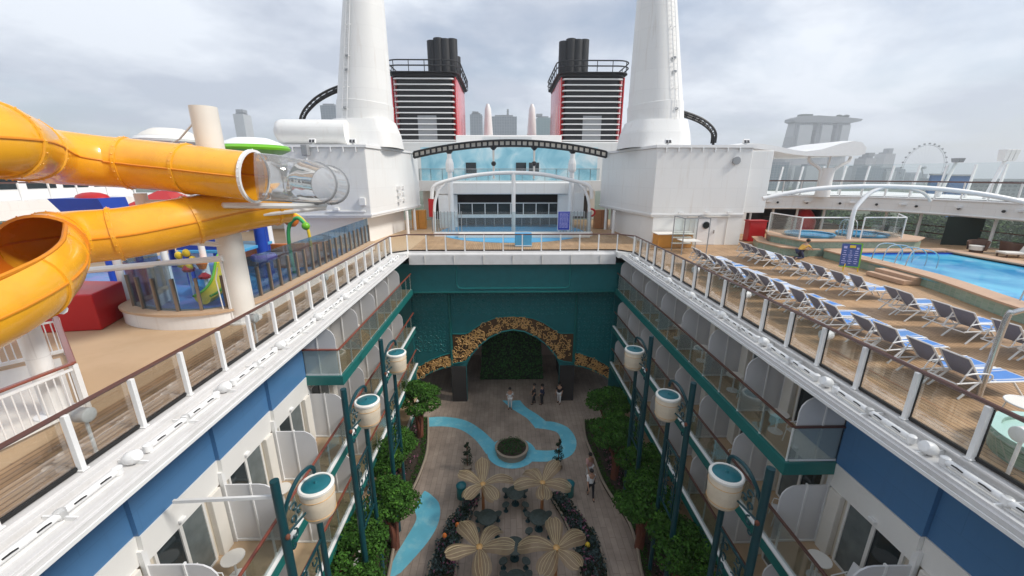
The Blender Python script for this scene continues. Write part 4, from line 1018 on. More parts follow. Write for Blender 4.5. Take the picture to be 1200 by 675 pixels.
lf = MB(); [lf.ball((-11.95+.55*math.cos(a), 19.6+.55*math.sin(a), 2.9), (.5,.25,.09), 10, 6) for a in (.3, 2.2, 4.2)]; lf.ball((-11.95,19.6,2.95), (.5,.5,.14), 12, 6); lf.build('leaf_top', 'leaf_paint', T, smooth=True)
T = thing('spray_post', 'thin green spray stalk with drooping tip beside the blue spray post', 'spray post', (-11.0, 20.4, 0))
MB().tube(spline([(-11.0,20.4,0),(-11.05,20.4,1.6),(-10.9,20.4,2.5),(-10.4,20.3,2.9),(-10.0,20.2,2.6)], 6), .09, 10).build('stalk', 'leaf_paint', T, smooth=True); MB().ball((-9.98,20.2,2.5), (.2,.2,.2), 10, 7).build('tip', 'lime', T, smooth=True)
T = thing('spray_post', 'white and red paddle wheel spray toy in the splash pad', 'spray post', (-13.2, 16.4, 0))
MB().tube([(-13.2,16.4,0),(-13.2,16.4,1.4)], .05, 8).build('post', 'white_metal', T); b = MB(); [b.ball((-13.2+.3*math.cos(a), 16.35, 1.6+.3*math.sin(a)), (.17,.1,.17), 8, 6) for a in (0, 1.26, 2.5, 3.8, 5)]; b.build('paddles', 'yellow_paint', T, smooth=True); MB().lathe([(.2,1.1),(.24,1.2),(.1,1.4)], (-13.2,16.4,0), 10).build('cup', 'red_paint', T)
T = thing('spray_post', 'pink topped bucket spray toy beside the paddle wheel', 'spray post', (-12.3, 16.0, 0))
MB().tube([(-12.3,16.0,0),(-12.3,16.0,1.3)], .05, 8).build('post', 'white_metal', T); MB().lathe([(.12,1.3),(.26,1.7),(.28,1.72)], (-12.3,16.0,0), 12).build('bucket', 'orange_paint', T); MB().lathe([(.2,.9),(.22,1.0),(.05,1.15)], (-12.3,16,0), 10).build('cup', 'red_paint', T)
prop('splash_pool', 'round pale blue basin in the splash pad', 'basin', MB().lathe([(1.25,.03),(1.3,.42),(1.2,.45),(1.15,.34),(.02,.32)], (-12.6,17.6,0), 30), 'sky_blue')
T = thing('water_bucket', 'orange and yellow tipping bucket on a pole beside the glass fence', 'bucket', (-10.3, 21.0, 0))
MB().tube(spline([(-10.3,21,0),(-10.25,21,1.6),(-10.4,21,2.6),(-10.9,20.9,3.1)], 6), .08, 8).build('pole', 'yellow_paint', T, smooth=True); MB().lathe([(.16,2.4),(.34,2.6),(.38,2.95),(.34,2.97)], (-11.0,20.85,0), 14).build('bucket', 'orange_paint', T, smooth=True)
T = thing('blue_box', 'dark blue canopy box with red top beyond the slides at the left', 'canopy', (-18.4, 18, 0))
MB().loft([(-19.0,17.6),(-17.3,17.8),(-17.3,19.0),(-19.0,18.8)], 3.45, [(-19.3,17.5),(-17.4,17.7),(-17.4,19.0),(-19.3,18.8)], 4.0).build('canopy', 'royal_blue', T); MB().ball((-18.2,18.3,4.0), (.7,.4,.25), 12, 6).build('dome', 'red_paint', T, smooth=True); MB().tube([(-18.3,18.3,0),(-18.3,18.3,3.5)], .12, 8).build('post', 'royal_blue', T)
# saucer discs
def saucer(label, c, R, m_rim, m_top):
    T = thing('saucer_canopy', label, 'canopy', (*c[:2], 0))
    MB().lathe([(.1,-.30),(R*.75,-.24),(R*.98,-.05),(R,.06),(R*.93,.20),(R*.6,.26)], c, 36).build('rim', m_rim, T, smooth=True)
    MB().lathe([(R*.85,.22),(R*.75,.36),(R*.5,.56),(R*.42,.60),(.02,.62)], c, 30).build('top', m_top, T, smooth=True)
    MB().tube([(c[0],c[1],0),(c[0],c[1],c[2]-.25)], [.30,.22], 12).build('post', 'white_metal', T, smooth=True)
saucer('green rimmed saucer shaped canopy beside the white tower house', (-13.9,23.5,6.30), 1.85, 'lime', 'white_metal')
saucer('white saucer shaped canopy behind the slide column', (-17.0,21.8,6.60), 1.45, 'white_metal', 'off_white')
# white upper promenade on the left with windows
T = thing('promenade_deck', 'white upper promenade deck with windows behind the slides on the left', 'deck house', (-34, 31, 0))
P = [(-16.2,36),(-20.8,36.5),(-28.4,34.4),(-31.7,30.5),(-32.6,25.4),(-32.8,15)]
MB().prism(P+[(-42,15),(-42,40),(-16.2,40)], 2.1, 3.3).build('fascia', 'white_steel', T)
for q in along([(*p,0) for p in P], 1.6): MB().box(q.x-.3, q.x-.21, q.y+.3, q.y+.39, 3.3, 4.45).build('post', 'white_metal', T)
MB().tube([(x-.3,y+.3,4.45) for x, y in P], .05, 6).build('handrail', 'handrail', T)
MB().box(-41,-34,24,38,3.3,6.2).build('cabin_block', 'white_steel', T)
for k in range(5): MB().box(-34.0,-33.96,25+k*2.4,26.9+k*2.4,4.0,5.6).build('window', 'pane', T)
for k in range(3): MB().box(-40.5+k*2.3,-38.7+k*2.3,23.96,24,4.0,5.6).build('window', 'pane', T)
for k, (x, y) in enumerate([(q.x, q.y) for q in along([(*p,0) for p in P], 3.4)]): 
    if k: MB().tube([(x-.6,y+.6,0),(x-.6,y+.6,2.1)], .12, 8).build('column', 'white_metal', T)
MB().box(-42,-17,38.5,39,0,2.1).build('back_wall', 'off_white', T)
# ------------------------------------------------------------------ funnel houses and towers
def house(s, word):
    X = lambda w: XC+s*w
    T = thing('tower_house', f'white deck house under the tall white tower on the {word}', 'deck house', (X(13), 33, 0))
    po = lambda d=0: [(X(16.7+d), 28.8-d), (X(10.0-d), 28.8-d), (X(8.5-d), 38.5+d), (X(16.7+d), 38.5+d)]
    MB().prism(po(), 2.0, 6.75).build('upper_wall', 'white_steel', T, bevel=.05)
    if s > 0: MB().prism([(X(16.7),28.84),(X(10.2),28.84),(X(9.9),30.6),(X(9.4),37.6),(X(16.7),37.6)], 0, 1.999).build('lower_wall', 'white_paint', T)
    else: MB().prism([(X(16.7),29.6),(X(10.9),29.6),(X(9.9),37.6),(X(16.7),37.6)], 0, 1.999).build('lower_wall', 'white_paint', T)
    MB().prism(po(.10), 6.751, 6.93).build('parapet', 'white_metal', T)
    MB().prism(po(.05), 2.16, 2.26).build('trim', 'white_metal', T)
    c = (X(11.1), 33.3)
    pass

    def ell(x0, x1, y0, y1, n=28, e=.55):
        o = []
        for k in range(n):
            t = 2*PI*k/n; cc, ss = math.cos(t), math.sin(t); o.append(((x0+x1)/2+(x1-x0)/2*math.copysign(abs(cc)**e, cc), (y0+y1)/2+(y1-y0)/2*math.copysign(abs(ss)**e, ss)))
        return o
    sh = MB()
    for (w0, w1, a0, a1, za), (v0, v1, b0, b1, zb) in (((8.72,13.75,30.7,36.2,6.931),(8.85,13.6,30.9,35.9,8.0)),((8.85,13.6,30.9,35.9,8.0),(9.15,13.35,31.15,35.45,8.9))):
        sh.loft(ell(*sorted((X(w0), X(w1))), a0, a1), za, ell(*sorted((X(v0), X(v1))), b0, b1), zb, caps=zb > 8.5)
    sh.build('shoulder', 'white_steel', T, smooth=True)
    for k in range(7): MB().box(X(10.6+k*.85)-.03, X(10.6+k*.85)+.03, 28.66, 28.74, 6.45, 6.75).build('bracket', 'white_metal', T)
    # the tower
    W = thing('tower', f'tall tapering white tower with a ladder on the {word} of the far deck', 'tower', (X(11.1), 33.3, 6.9))
    cx = lambda z: X(11.25-(z-8.7)*.085)
    zs = [8.0, 8.75, 8.78, 10.0, 10.15, 10.17, 14, 18, 22, 26, 27]; rs = [2.12, 2.1, 2.1, 2.06, 2.06, 2.0, 1.66, 1.30, 1.04, .86, .5]
    MB().tube([(cx(z), 33.3, z) for z in zs], rs, 44).build('shaft', 'white_steel', W, smooth=True)
    def on(z, a, e=.0):
        r = rs[0]+0; 
        for i in range(len(zs)-1):
            if zs[i] <= z <= zs[i+1]: r = rs[i]+(rs[i+1]-rs[i])*(z-zs[i])/(zs[i+1]-zs[i])
        return Vector((cx(z)+(r+e)*math.cos(a), 33.3-(r+e)*math.sin(a), z))
    a = math.radians(112 if s < 0 else 66); l = MB()
    for da in (-.10, .10): l.tube([on(z, a+da*1.9/max(1, 1.9), .16) for z in (8.9, 10.2, 12, 14, 17, 20, 24)], .022, 6)
    z = 9.0
    while z < 24: l.tube([on(z, a-.10, .16), on(z, a+.10, .16)], .014, 5); z += .3
    for z in (9.5, 11, 13, 15, 17, 19): l.tube([on(z, a-.1, 0), on(z, a-.1, .16)], .02, 5); l.tube([on(z, a+.1, 0), on(z, a+.1, .16)], .02, 5)
    l.build('ladder', 'white_metal', W)
    hp = MB()
    for z in (12.1, 13.0, 9.6): hp.obox(on(z, a, .05), (.22, .22, .14))
    hp.build('inspection_hatch', 'ring_grey', W)
    return T
HL = house(-1, 'left'); HR = house(1, 'right')
# left: rounded duct housing and rail cabinets
MB().tube([(-16.0,30.2,7.85),(-15.8,30.2,7.85),(-15.5,30.2,7.85),(-11.2,30.5,7.85)], [.45,.75,.85,.85], 20).build('duct', 'white_steel', HL, smooth=True)
MB().box(-13.6,-13.2,28.3,28.72,6.2,6.9).build('vent_box', 'ring_grey', HL, bevel=.03)
MB().tube([(-13.35,28.55,6.5),(-13.4,28.5,5.9),(-13.3,28.55,4.9)], .05, 8).build('down_pipe', 'white_metal', HL)
b = MB(); b.box(-12.6,-9.9,28.72,28.8,2.42,2.5); b.box(-10.2,-9.8,28.6,28.8,2.9,3.4); b.box(-12.0,-11.7,28.6,28.8,2.55,2.72); b.build('wall_fittings', 'white_metal', HL)
MB().box(17.22,19.0,29.3,38,2.27,6.6).build('side_block', 'white_steel', HR, bevel=.04)
b = MB(); [b.box(XC+s*9.15-.2, XC+s*9.15+.2, y-.15, y+.15, 2.8+k*.5, 3.05+k*.5) for s in (-1,) for y in (33.5, 34.6) for k in range(3)]; b.build('junction_boxes', 'white_metal', HL)
for s, hh in ((-1, HL), (1, HR)):
    for y in (34.6, 37.4): MB().tube([(XC+s*8.9, y, 0), (XC+s*8.9, y, 2.0)], .13, 10).build('column', 'white_metal', hh, smooth=True)
for s, word, m in ((-1, 'left', 'wood_orange'), (1, 'right', 'wood_panel')):
    T = thing('wooden_cabinet', f'wooden cabinet under the overhang of the {word} deck house', 'cabinet', (XC+s*8.6, 37.9, 0))
    MB().box(XC+s*8.0, XC+s*9.25, 37.9, 38.6, .02, 1.75).build('carcass', m, T, bevel=.02); MB().box(XC+s*8.62-.01, XC+s*8.62+.01, 37.88, 37.9, .1, 1.7).build('door_gap', 'dark_interior', T)
# right: doors, counter, porthole
T = thing('steel_door', 'white door with dark round porthole on the right deck house', 'door', (14.5, 28.8, 0))
MB().box(13.75,15.35,28.78,28.835,0.02,1.98).build('leaf', 'white_metal', T, bevel=.01)
MB().tube([(14.55,28.77,1.45),(14.55,28.70,1.45)], .24, 20).build('porthole', 'pane', T); MB().tube(circ((14.55,28.74,1.45), .25, 20, axis='y')[:-1], .03, 6, closed=True).build('porthole_ring', 'ring_grey', T)
MB().box(15.15,15.2,28.70,28.78,.85,1.1).build('handle', 'steel', T)
b = MB(); [b.box(x-.012, x+.012, 28.80, 28.838, 0, 1.98) for x in (13.4, 12.9, 16.1)]; b.box(13.2,16.2,28.70,28.83,2.02,2.12); b.build('door_trim', 'off_white', HR)
MB().tube([(16.05,28.79,6.05-.15),(16.05,28.62,5.9)], [.24,.27], 18).build('vent_cowl', 'ring_grey', HR, smooth=True)
b = MB(); [b.box(x, x+.35, 28.55, 28.7, 2.3, 2.42) for x in (12.4, 14.3, 15.9)]; b.build('wall_lamps', 'white_metal', HR)
T = thing('towel_counter', 'wooden towel counter with white shelves against the right deck house', 'counter', (11.9, 28, 0))
MB().box(10.7,13.1,27.5,28.6,0.02,.95).build('counter', 'wood_orange', T, bevel=.02); MB().box(10.6,13.2,27.4,28.65,.951,1.0).build('top', 'off_white', T)
b = MB(); [b.box(11.6,12.9,27.2,27.49,z,z+.07) for z in (.35,.75,1.1)]; b.build('shelf', 'off_white', T)
T = thing('outdoor_shower', 'thin dark frame of an outdoor shower beside the towel counter', 'frame', (12.2, 26, 0))
b = MB()
Q = [(11.3,25.0),(12.9,25.0),(12.9,26.6),(11.3,26.6)]
for x, y in Q: b.beam((x,y,0), (x,y,2.35), .05, .05)
for p, q in zip(Q, Q[1:]+Q[:1]): b.beam((*p,2.33), (*q,2.33), .05, .05)
b.build('frame', 'ring_grey', T); MB().box(11.5,12.7,25.2,26.4,.8,.84).build('shelf', 'off_white', T); MB().box(11.35,12.85,26.55,26.57,.1,2.2).build('glass_panel', 'glass_screen', T)
T = thing('towel_bin', 'red towel box beside the dark passage on the right', 'bin', (19.2, 30.4, 0))
MB().box(18.6,19.9,30.1,30.8,.02,1.55).build('body', 'red_paint', T, bevel=.04); MB().box(18.55,19.95,30.05,30.85,1.551,1.62).build('lid', 'red_paint', T)
# floodlights on the parapets
FLH = thing('floodlight', '', 'floodlight', (0,0,0), 'floodlights on the deck house roofs')
MB().obox((0,0,.24), (.42,.2,.28), Matrix.Rotation(-.4, 3, 'X')).build('housing', 'white_metal', FLH, bevel=.02); b = MB(); [b.obox((x,-.115,.22), (.16,.02,.2), Matrix.Rotation(-.4, 3, 'X')) for x in (-.1, .1)]; b.build('lens', 'lamp_lens', FLH); MB().box(-.05,.05,-.03,.03,0,.12).build('bracket', 'white_metal', FLH)
FR = Repeat(FLH)
for x, lb in ((-13.0,'floodlight at the outer side of the left deck house roof'),(-10.3,'floodlight at the inner side of the left deck house roof'),(11.2,'floodlight at the inner side of the right deck house roof'),(16.6,'floodlight at the outer side of the right deck house roof')): FR.put((x,28.85,6.93),0,lb)
# coaster track curving round behind the towers
for s, word, P in ((-1,'left',[(-17.9,38,9.3),(-17.6,38,10.0),(-17.0,38,10.7),(-15.9,38,11.5),(-14.2,38,12.2),(-12,38,12.6)]),(1,'right',[(14.5,38,10.6),(16.7,38,10.0),(18.0,38,9.4),(18.8,38,8.6),(18.9,38,7.7)])):
    T = thing('coaster_track', f'black coaster track curving out behind the {word} tower', 'track', (P[2][0],38,7))
    Q = spline(P, 8); b = MB()
    for dy, dz in ((-.35,0),(.35,0),(0,-.28)): b.tube([q+Vector((0,dy,dz)) for q in Q], .10, 8)
    b.build('rail', 'black_paint', T, smooth=True); b = MB()
    for i in range(0, len(Q), 3): b.beam(Q[i]+Vector((0,-.35,0)), Q[i]+Vector((0,.35,0)), .07, .07); b.beam(Q[i]+Vector((0,0,-.28)), Q[i]+Vector((0,-.35,0)), .06, .06)
    b.build('tie', 'black_paint', T); MB().tube([Q[0]-Vector((0,0,.2)), Vector((Q[0].x, 38, 6.9))] if s < 0 else [Q[-1], Vector((Q[-1].x, 38, 6.9))], .12, 8).build('support', 'black_paint', T)

# ------------------------------------------------------------------ funnels
def funnel(s, word):
    X = lambda w: XC+s*w
    T = thing('funnel', f'black louvred ship funnel with red sides behind the {word} tower', 'funnel', (X(10.6), 60, 9))
    def rr(x0, x1, y0, y1, r, n=5):
        o = []
        for cx, cy, a in ((x1-r, y1-r, 0), (x0+r, y1-r, PI/2), (x0+r, y0+r, PI), (x1-r, y0+r, 3*PI/2)):
            for k in range(n+1): t = a+PI/2*k/n; o.append((cx+r*math.cos(t), cy+r*math.sin(t)))
        return o
    x0, x1 = sorted((X(14.6), X(6.55)))
    MB().prism(rr(x0, x1, 55.3, 67, 1.0), 8.6, 16.6).build('casing', 'funnel_red', T, smooth=True)
    MB().prism(rr(x0+.5, x1-.5, 55.0, 56.2, .5), 8.7, 16.7).build('louvre_back', 'black_paint', T, smooth=True)
    f = MB(); n = 12
    for k in range(n): z = 9.15+k*.655; f.prism(rr(x0+.15, x1-.15, 54.72, 56.0, .55), z, z+.125)
    f.build('louvre_fins', 'white_metal', T, smooth=True)
    MB().box(x0+3.0, x0+5.4, 54.96, 55.0, 9.3, 12.2).build('access_panel', 'ring_grey', T)
    for xx in (x0+.02, x1-.14): MB().box(xx, xx+.12, 54.85, 55.6, 8.7, 16.6).build('red_edge', 'funnel_red', T)
    MB().prism(rr(x0-.05, x1+.05, 54.8, 67.1, 1.1), 16.72, 17.25).build('cap', 'stack_black', T, smooth=True)
    b = MB(); px = X(8.3)
    for dx, dy, h in ((-1.25,56.6,21.0),(-.42,56.3,21.2),(.42,56.3,21.1),(1.25,56.6,21.2),(-1.0,58.0,20.9),(.0,58.0,20.9),(1.0,58.0,20.6),(1.3,59.6,20.0),(.3,59.6,20.2),(-.9,59.6,20.2)): b.tube([(px+dx,dy,17.2),(px+dx,dy,h)], .66, 14)
    b.build('exhaust_pipe', 'stack_black', T, smooth=True)
    R = MB(); ring = rr(x0-.5, x1+.5, 54.2, 67.6, 1.6)
    for z in (17.75, 18.35): R.tube([(x, y, z) for x, y in ring], .08, 6, closed=True)
    for x, y in along([(*p, 0) for p in ring+ring[:1]], 1.9) and [(q.x, q.y) for q in along([(*p, 0) for p in ring+ring[:1]], 1.9)]: R.tube([(x,y,17.1),(x,y,18.35)], .05, 5)
    R.prism(rr(x0-.45, x1+.45, 54.25, 67.5, 1.5), 17.05, 17.13)
    R.build('railing', 'stack_black', T)
    return T
funnel(-1, 'left'); funnel(1, 'right')
# ------------------------------------------------------------------ far deck between the towers
T = thing('upper_deck_house', 'long white superstructure between the funnels', 'deck house', (.5, 50, 0))
MB().box(-15, 16, 48, 70, 3.2, 8.55).build('block', 'white_steel', T, bevel=.1)
MB().box(-9.4, 10.4, 47, 47.99, 0, 3.29).build('front_wall', 'off_white', T)
for xx in (-8.6, 7.2): MB().box(xx, xx+2.4, 46.95, 47, 0, 2.6).build('doorway', 'dark_interior', T)
MB().box(-6, 7, 52, 60, 8.56, 9.6).build('roof_box', 'white_steel', T, bevel=.1)
MB().box(-2.5, 3.0, 47.4, 47.98, 8.3, 9.0).build('roof_box', 'white_steel', T)
for i, (x, w) in enumerate(((-2.7,'left'),(4.45,'right'))):
    MB().tube([(x,70,8.5),(x,70,13.5),(x,70,15.2),(x,70,15.9)], [.95,.62,.5,.2], 18).build('white_vent_tower', 'white_steel', None, smooth=True, label=f'slim white vent tower, {w} one of the pair between the funnels', category='tower')
T = thing('sea_mural', 'pale blue screen wall with wave pattern and small windows below the film strip bridge', 'mural', (.5, 45, 4.3))
MB().box(-9, 10, 45, 45.2, 3.9, 7.75).build('panel', 'sea_mural', T)
for x in (-4.2, 1.2, 2.6): MB().box(x, x+1.1, 44.95, 45.0, 5.1, 6.2).build('window', 'pane', T)
b = MB(); b.box(-9, 10, 43.6, 43.62, 4.35, 5.5); b.build('glass_rail', 'glass_grey', T)
b = MB(); b.box(-9,10,43.58,43.64,5.5,5.56); [b.box(-9+k*1.2,-8.95+k*1.2,43.6,43.65,4.35,5.5) for k in range(16)]; b.build('rail', 'ring_grey', T)
MB().box(-9.4, 10.4, 43.4, 48, 3.3, 4.34).build('balcony', 'white_steel', T)
# film strip bridge
T = thing('footbridge', 'arched black film strip bridge spanning between the tower houses', 'bridge', (.5, 37, 0))
arc_ = [(x, 37.0, 7.62-.0135*(x-.6)**2) for x in [-8+.5*k for k in range(35)]]
b = MB()
for dz in (-.24, .24): b.tube([(x, y, z+dz) for x, y, z in arc_], .085, 6)
for i in range(0, len(arc_)): x, y, z = arc_[i]; b.beam((x,y,z-.24), (x,y,z+.24), .16, .10)
b.build('film_strip', 'black_paint', T)
MB().strip([(x, y+.16, z-.25) for x, y, z in arc_], [(x, y+.16, z+.25) for x, y, z in arc_]).build('backing', 'off_white', T, fix=False)
for x in (-4.9, -1.0, 2.6, 6.0):
    z = 7.62-.0135*(x-.6)**2
    MB().lathe([(.05,z-.6),(.30,z-.34),(.32,z-.27)], (x,37.05,0), 10).build('post_head', 'black_paint', T)
    if x in (-4.9, 6.0): MB().tube([(x,37.05,0),(x,37.05,z-.5)], [.26,.20], 14).build('post', 'white_metal', T, smooth=True); MB().lathe([(.3,5.2),(.36,5.4),(.36,5.9),(.25,6.3)], (x,37.05,0), 12).build('post_collar', 'white_metal', T)
    else: MB().tube([(x,37.05,4.6),(x,37.05,z-.5)], .09, 8).build('hanger', 'off_white', T); MB().ball((x,37.05,5.9), .22, 8, 6).build('lamp', 'black_paint', T)
# white arch over the far splash deck
T = thing('white_arch', 'shallow white arch on a central post over the far splash deck', 'arch', (.6, 34.6, 0))
A2 = spline([(-6.2,34.6,3.0),(-5.9,34.6,4.05),(-4.2,34.6,4.62),(-1.8,34.6,5.0),(.7,34.6,5.12),(3.2,34.6,4.98),(5.6,34.6,4.5),(7.1,34.6,4.0),(7.4,34.6,3.0)], 6)
MB().tube(A2, .16, 10).build('arch_tube', 'white_metal', T, smooth=True)
b = MB(); [b.tube(spline([(x,34.6,0),(x+d*.1,34.6,2.4),(x+d*.5,34.6,3.6),(x+d*1.1,34.6,4.25)], 5), .12, 8) for x, d in ((-6.1,1),(7.3,-1))]; b.build('leg', 'white_metal', T, smooth=True)
MB().tube([(.72,34.6,0),(.72,34.6,5.1)], .17, 14).build('centre_post', 'white_metal', T, smooth=True)
# pool bar behind
T = thing('pool_bar', 'white pool bar with dark glazed front beyond the far railing', 'bar', (.6, 40, 0))
MB().box(-6.6, 7.8, 38.9, 43, 3.15, 4.25).build('roof', 'white_steel', T, bevel=.08)
MB().box(-5.6, 6.8, 41, 41.2, 0, 3.14).build('back_wall', 'dark_interior', T)
MB().box(-4.9, 6.0, 39.2, 39.6, .92, 1.22).build('counter_band', 'white_metal', T)
w = MB()
for k in range(9): w.box(-4.5+k*1.25, -4.42+k*1.25, 39.6, 39.66, 1.22, 2.3)
w.box(-4.9, 6.0, 39.6, 39.66, 2.25, 2.33); w.build('mullion', 'white_metal', T)
MB().box(-4.9, 6.0, 39.7, 39.72, 1.22, 2.25).build('window', 'pane', T)
w = MB(); [w.box(-4.7+k*.9, -4.63+k*.9, 39.3, 39.36, -.0, .92) for k in range(12)]; w.build('rail_posts', 'ring_grey', T); MB().box(-4.9,6.0,39.4,39.42,.0,.92).build('glass_front', 'glass_grey', T)
MB().prism([(-6.3,38.6),(-4.6,39.3),(-4.6,39.5),(-6.3,38.8)], .0, 3.1).build('wing_wall', 'white_steel', T); MB().prism([(7.5,38.6),(5.1,39.3),(5.1,39.5),(7.5,38.8)], 1.1, 3.3).build('wing_wall', 'white_steel', T)
MB().lathe([(6.5,.004),(6.5,.02),(.01,.02)], (.6,36.4,0), 40).build('splash_floor', 'sky_blue', kind='structure')
F = thing('splash_fence', 'glass fence with grey slats round the far splash deck', 'fence', (.6, 33, 0))
for x0, x1 in ((-5.9,-3.4),(4.6,7.2)):
    x = x0
    while x < x1: MB().box(x, x+.05, 33.4, 33.5, .3, 2.05).build('slat', 'ring_grey', F); x += .28
MB().box(-5.9, 7.2, 33.44, 33.455, .35, 2.0).build('glass_panel', 'glass_grey', F)
MB().box(-5.9, 7.3, 33.2, 33.7, .005, .34).build('kerb', 'white_paint', F)
MB().box(-3.8, 6.9, 32.2, 33.1, .02, .38).build('white_bench', 'off_white', None, bevel=.03, label='low white bench in front of the far splash deck', category='bench')
# rule sign and small things on the far deck
def sign(label, x, y, w, h, z0, m, rows, lean=0.):
    T = thing('notice_board', label, 'sign', (x, y, z0))
    MB().box(x-w/2, x+w/2, y, y+.06, z0, z0+h).build('board', m, T, bevel=.02)
    MB().box(x-w/2-.04, x+w/2+.04, y+.061, y+.09, z0-.04, z0+h+.04).build('frame', 'white_metal', T)
    b = MB(); rg = random.Random(2)
    for k in range(rows):
        z = z0+h*(.92-.84*k/rows); a = x-w*.38
        while a < x+w*.34:
            l = rg.uniform(.04, .13)*w*2; b.box(a, min(a+l, x+w*.40), y-.006, y-.001, z-h*.018, z+h*.012); a += l+.035
    b.build('lettering', 'letter_lilac', T)
    return T
sg = sign('tall blue rules board with pale lettering at the far splash deck', 4.85, 33.05, .95, 1.5, .55, 'cobalt_sign', 12)
b = MB(); b.box(4.45,4.5,33.1,33.14,0,.55); b.box(5.2,5.25,33.1,33.14,0,.55); b.build('leg', 'white_metal', sg)
T = thing('folded_towels', 'pale blue covered box behind the far railing', 'box', (1.25, 28.4, 0)); MB().box(.7,1.9,28.2,28.9,.0,.95).build('cover', 'sky_blue', T, bevel=.04); MB().box(.72,1.88,28.17,28.2,.05,.1).build('hem', 'white_metal', T)
T = thing('lifebuoy_stand', 'red lifebuoy on a post near the right wooden cabinet', 'lifebuoy', (7.6, 35.5, 0))
MB().tube([(7.6,35.5,0),(7.6,35.5,1.9)], .05, 8).build('post', 'off_white', T); MB().tube(circ((7.6,35.42,1.75), .30, 20, axis='y')[:-1], .09, 8, closed=True).build('ring', 'red_paint', T, smooth=True)
T = thing('lifebuoy_stand', 'dark red fire post by the left side of the far splash deck', 'post', (-6.6, 36.5, 0)); MB().box(-6.85,-6.35,36.4,36.6,1.3,2.9).build('panel', 'red_paint', T); MB().tube([(-6.6,36.5,0),(-6.6,36.5,1.3)], .06, 8).build('post', 'ring_grey', T)
# ------------------------------------------------------------------ sun loungers
def lounger(seatm, ang):
    T = thing('sun_lounger', '', 'sun lounger', (0,0,0), 'sun loungers beside the pool')
    R = math.radians(ang); w = .31
    BL = .74; bx, bz = -.05-BL*math.cos(R), .40+BL*math.sin(R)
    f = MB()
    for s in (-1, 1):
        f.tube([(-.05,s*w,.40),(1.22,s*w,.40),(1.27,s*w,.36)], .022, 8); f.tube([(-.05,s*w,.40),(bx,s*w,bz)], .022, 8)
    for x in (.35, 1.2): f.tube([(x,-w,.40),(x,w,.40)], .018, 6)
    f.tube([(bx,-w,bz),(bx,w,bz)], .02, 6); f.tube([(-.6,-w,.36),(-.6,w,.36)], .018, 6)
    f.tube([(bx*.72,-w,.40+.52*math.sin(R)),(-.55,-w,.38)], .014, 6); f.tube([(bx*.72,w,.40+.52*math.sin(R)),(-.55,w,.38)], .014, 6)
    for s in (-1, 1): f.tube([(-.62,s*w,.38),(-.05,s*w,.40)], .02, 6)
    f.build('frame', 'chair_frame', T, smooth=True)
    for s in (-1, 1):
        MB().tube([(-.10,s*w,.40),(-.50,s*(w+.015),.0)], .024, 8).build('leg', 'chair_frame', T, smooth=True)
        MB().tube([(.72,s*w,.40),(1.08,s*(w+.015),.0)], .024, 8).build('leg', 'chair_frame', T, smooth=True)
        a = MB(); a.tube(spline([(-.52,s*(w+.03),.60),(-.30,s*(w+.035),.64),(.05,s*(w+.035),.62),(.14,s*(w+.03),.52),(.10,s*w,.41)], 4), .02, 6); a.build('arm', 'chair_frame', T, smooth=True)
    b = MB(); n = 7; up_ = Vector((-math.sin(R), 0, -math.cos(R)))
    A = []; B = []
    for i in range(n+1):
        t = i/n; p = Vector((-.05-(BL*t)*math.cos(R), 0, .40+(BL*t)*math.sin(R)))-Vector((math.sin(R),0,math.cos(R)))*(-.012)-Vector((math.sin(R),0,math.cos(R)))*.02*math.sin(PI*t); A.append(p+Vector((0,-w+.02,0))); B.append(p+Vector((0,w-.02,0)))
    b.strip(A, B); b.build('back_sling', 'sling', T, smooth=True, fix=False)
    st = MB()      # pale stripes woven into the sling
    for y in (-.21, -.0, .21): st.strip([Vector((p.x, y-.022, p.z))+Vector((math.sin(R)*.006,0,math.cos(R)*.006)) for p in A], [Vector((p.x, y+.022, p.z))+Vector((math.sin(R)*.006,0,math.cos(R)*.006)) for p in A])
    st.build('back_stripe', 'ring_grey', T, fix=False)
    q = MB(); A = [Vector((-.04+1.26*i/10, -w+.02, .412-.022*math.sin(PI*i/10))) for i in range(11)]; B = [p+Vector((0,2*w-.04,0)) for p in A]; q.strip(A, B); q.build('seat_sling', seatm, T, smooth=True, fix=False)
    sp = MB()
    for y in (-.2, .2): sp.strip([Vector((p.x, y-.03, p.z+.006)) for p in A], [Vector((p.x, y+.03, p.z+.006)) for p in A])
    sp.build('seat_stripe', 'towel_pale', T, fix=False)
    return T
PRO = [Repeat(lounger('sling_seat', 47)), Repeat(lounger('towel_blue', 52)), Repeat(lounger('towel_pale', 49))]
ys1 = [22.2,21.6,20.75,20.1,19.2,18.5,17.8,17.1,16.45,15.8,14.65,13.75,12.8,12.0,10.9,10.15,9.05,8.3]
ys2 = [24.1,23.5,22.7,21.9,20.5,19.6,18.3,17.5,16.4,15.7,13.95,13.2,12.05,11.35,10.25,9.55]
for row, ys, x0, x1, w in ((0, ys1, 10.95, 11.15, 'front row along the glass railing'), (1, ys2, 14.55, 15.1, 'back row nearer the pool')):
    n = len(ys)
    for i, y in enumerate(ys):
        x = x0+(x1-x0)*(y-8)/16
        k = 1 if (row == 0 and y < 15) or (row == 1 and y < 15.8) else (2 if rnd.random() < .55 else 0)
        if rnd.random() < .12: k = 0
        PRO[k].put((x+rnd.uniform(-.14,.14), y+rnd.uniform(-.05,.05), 0), rnd.uniform(-.11,.11), f'sun lounger, {ORD[n-1-i]} from the near end of the {w}', (1.02, 1.02, 1.02))
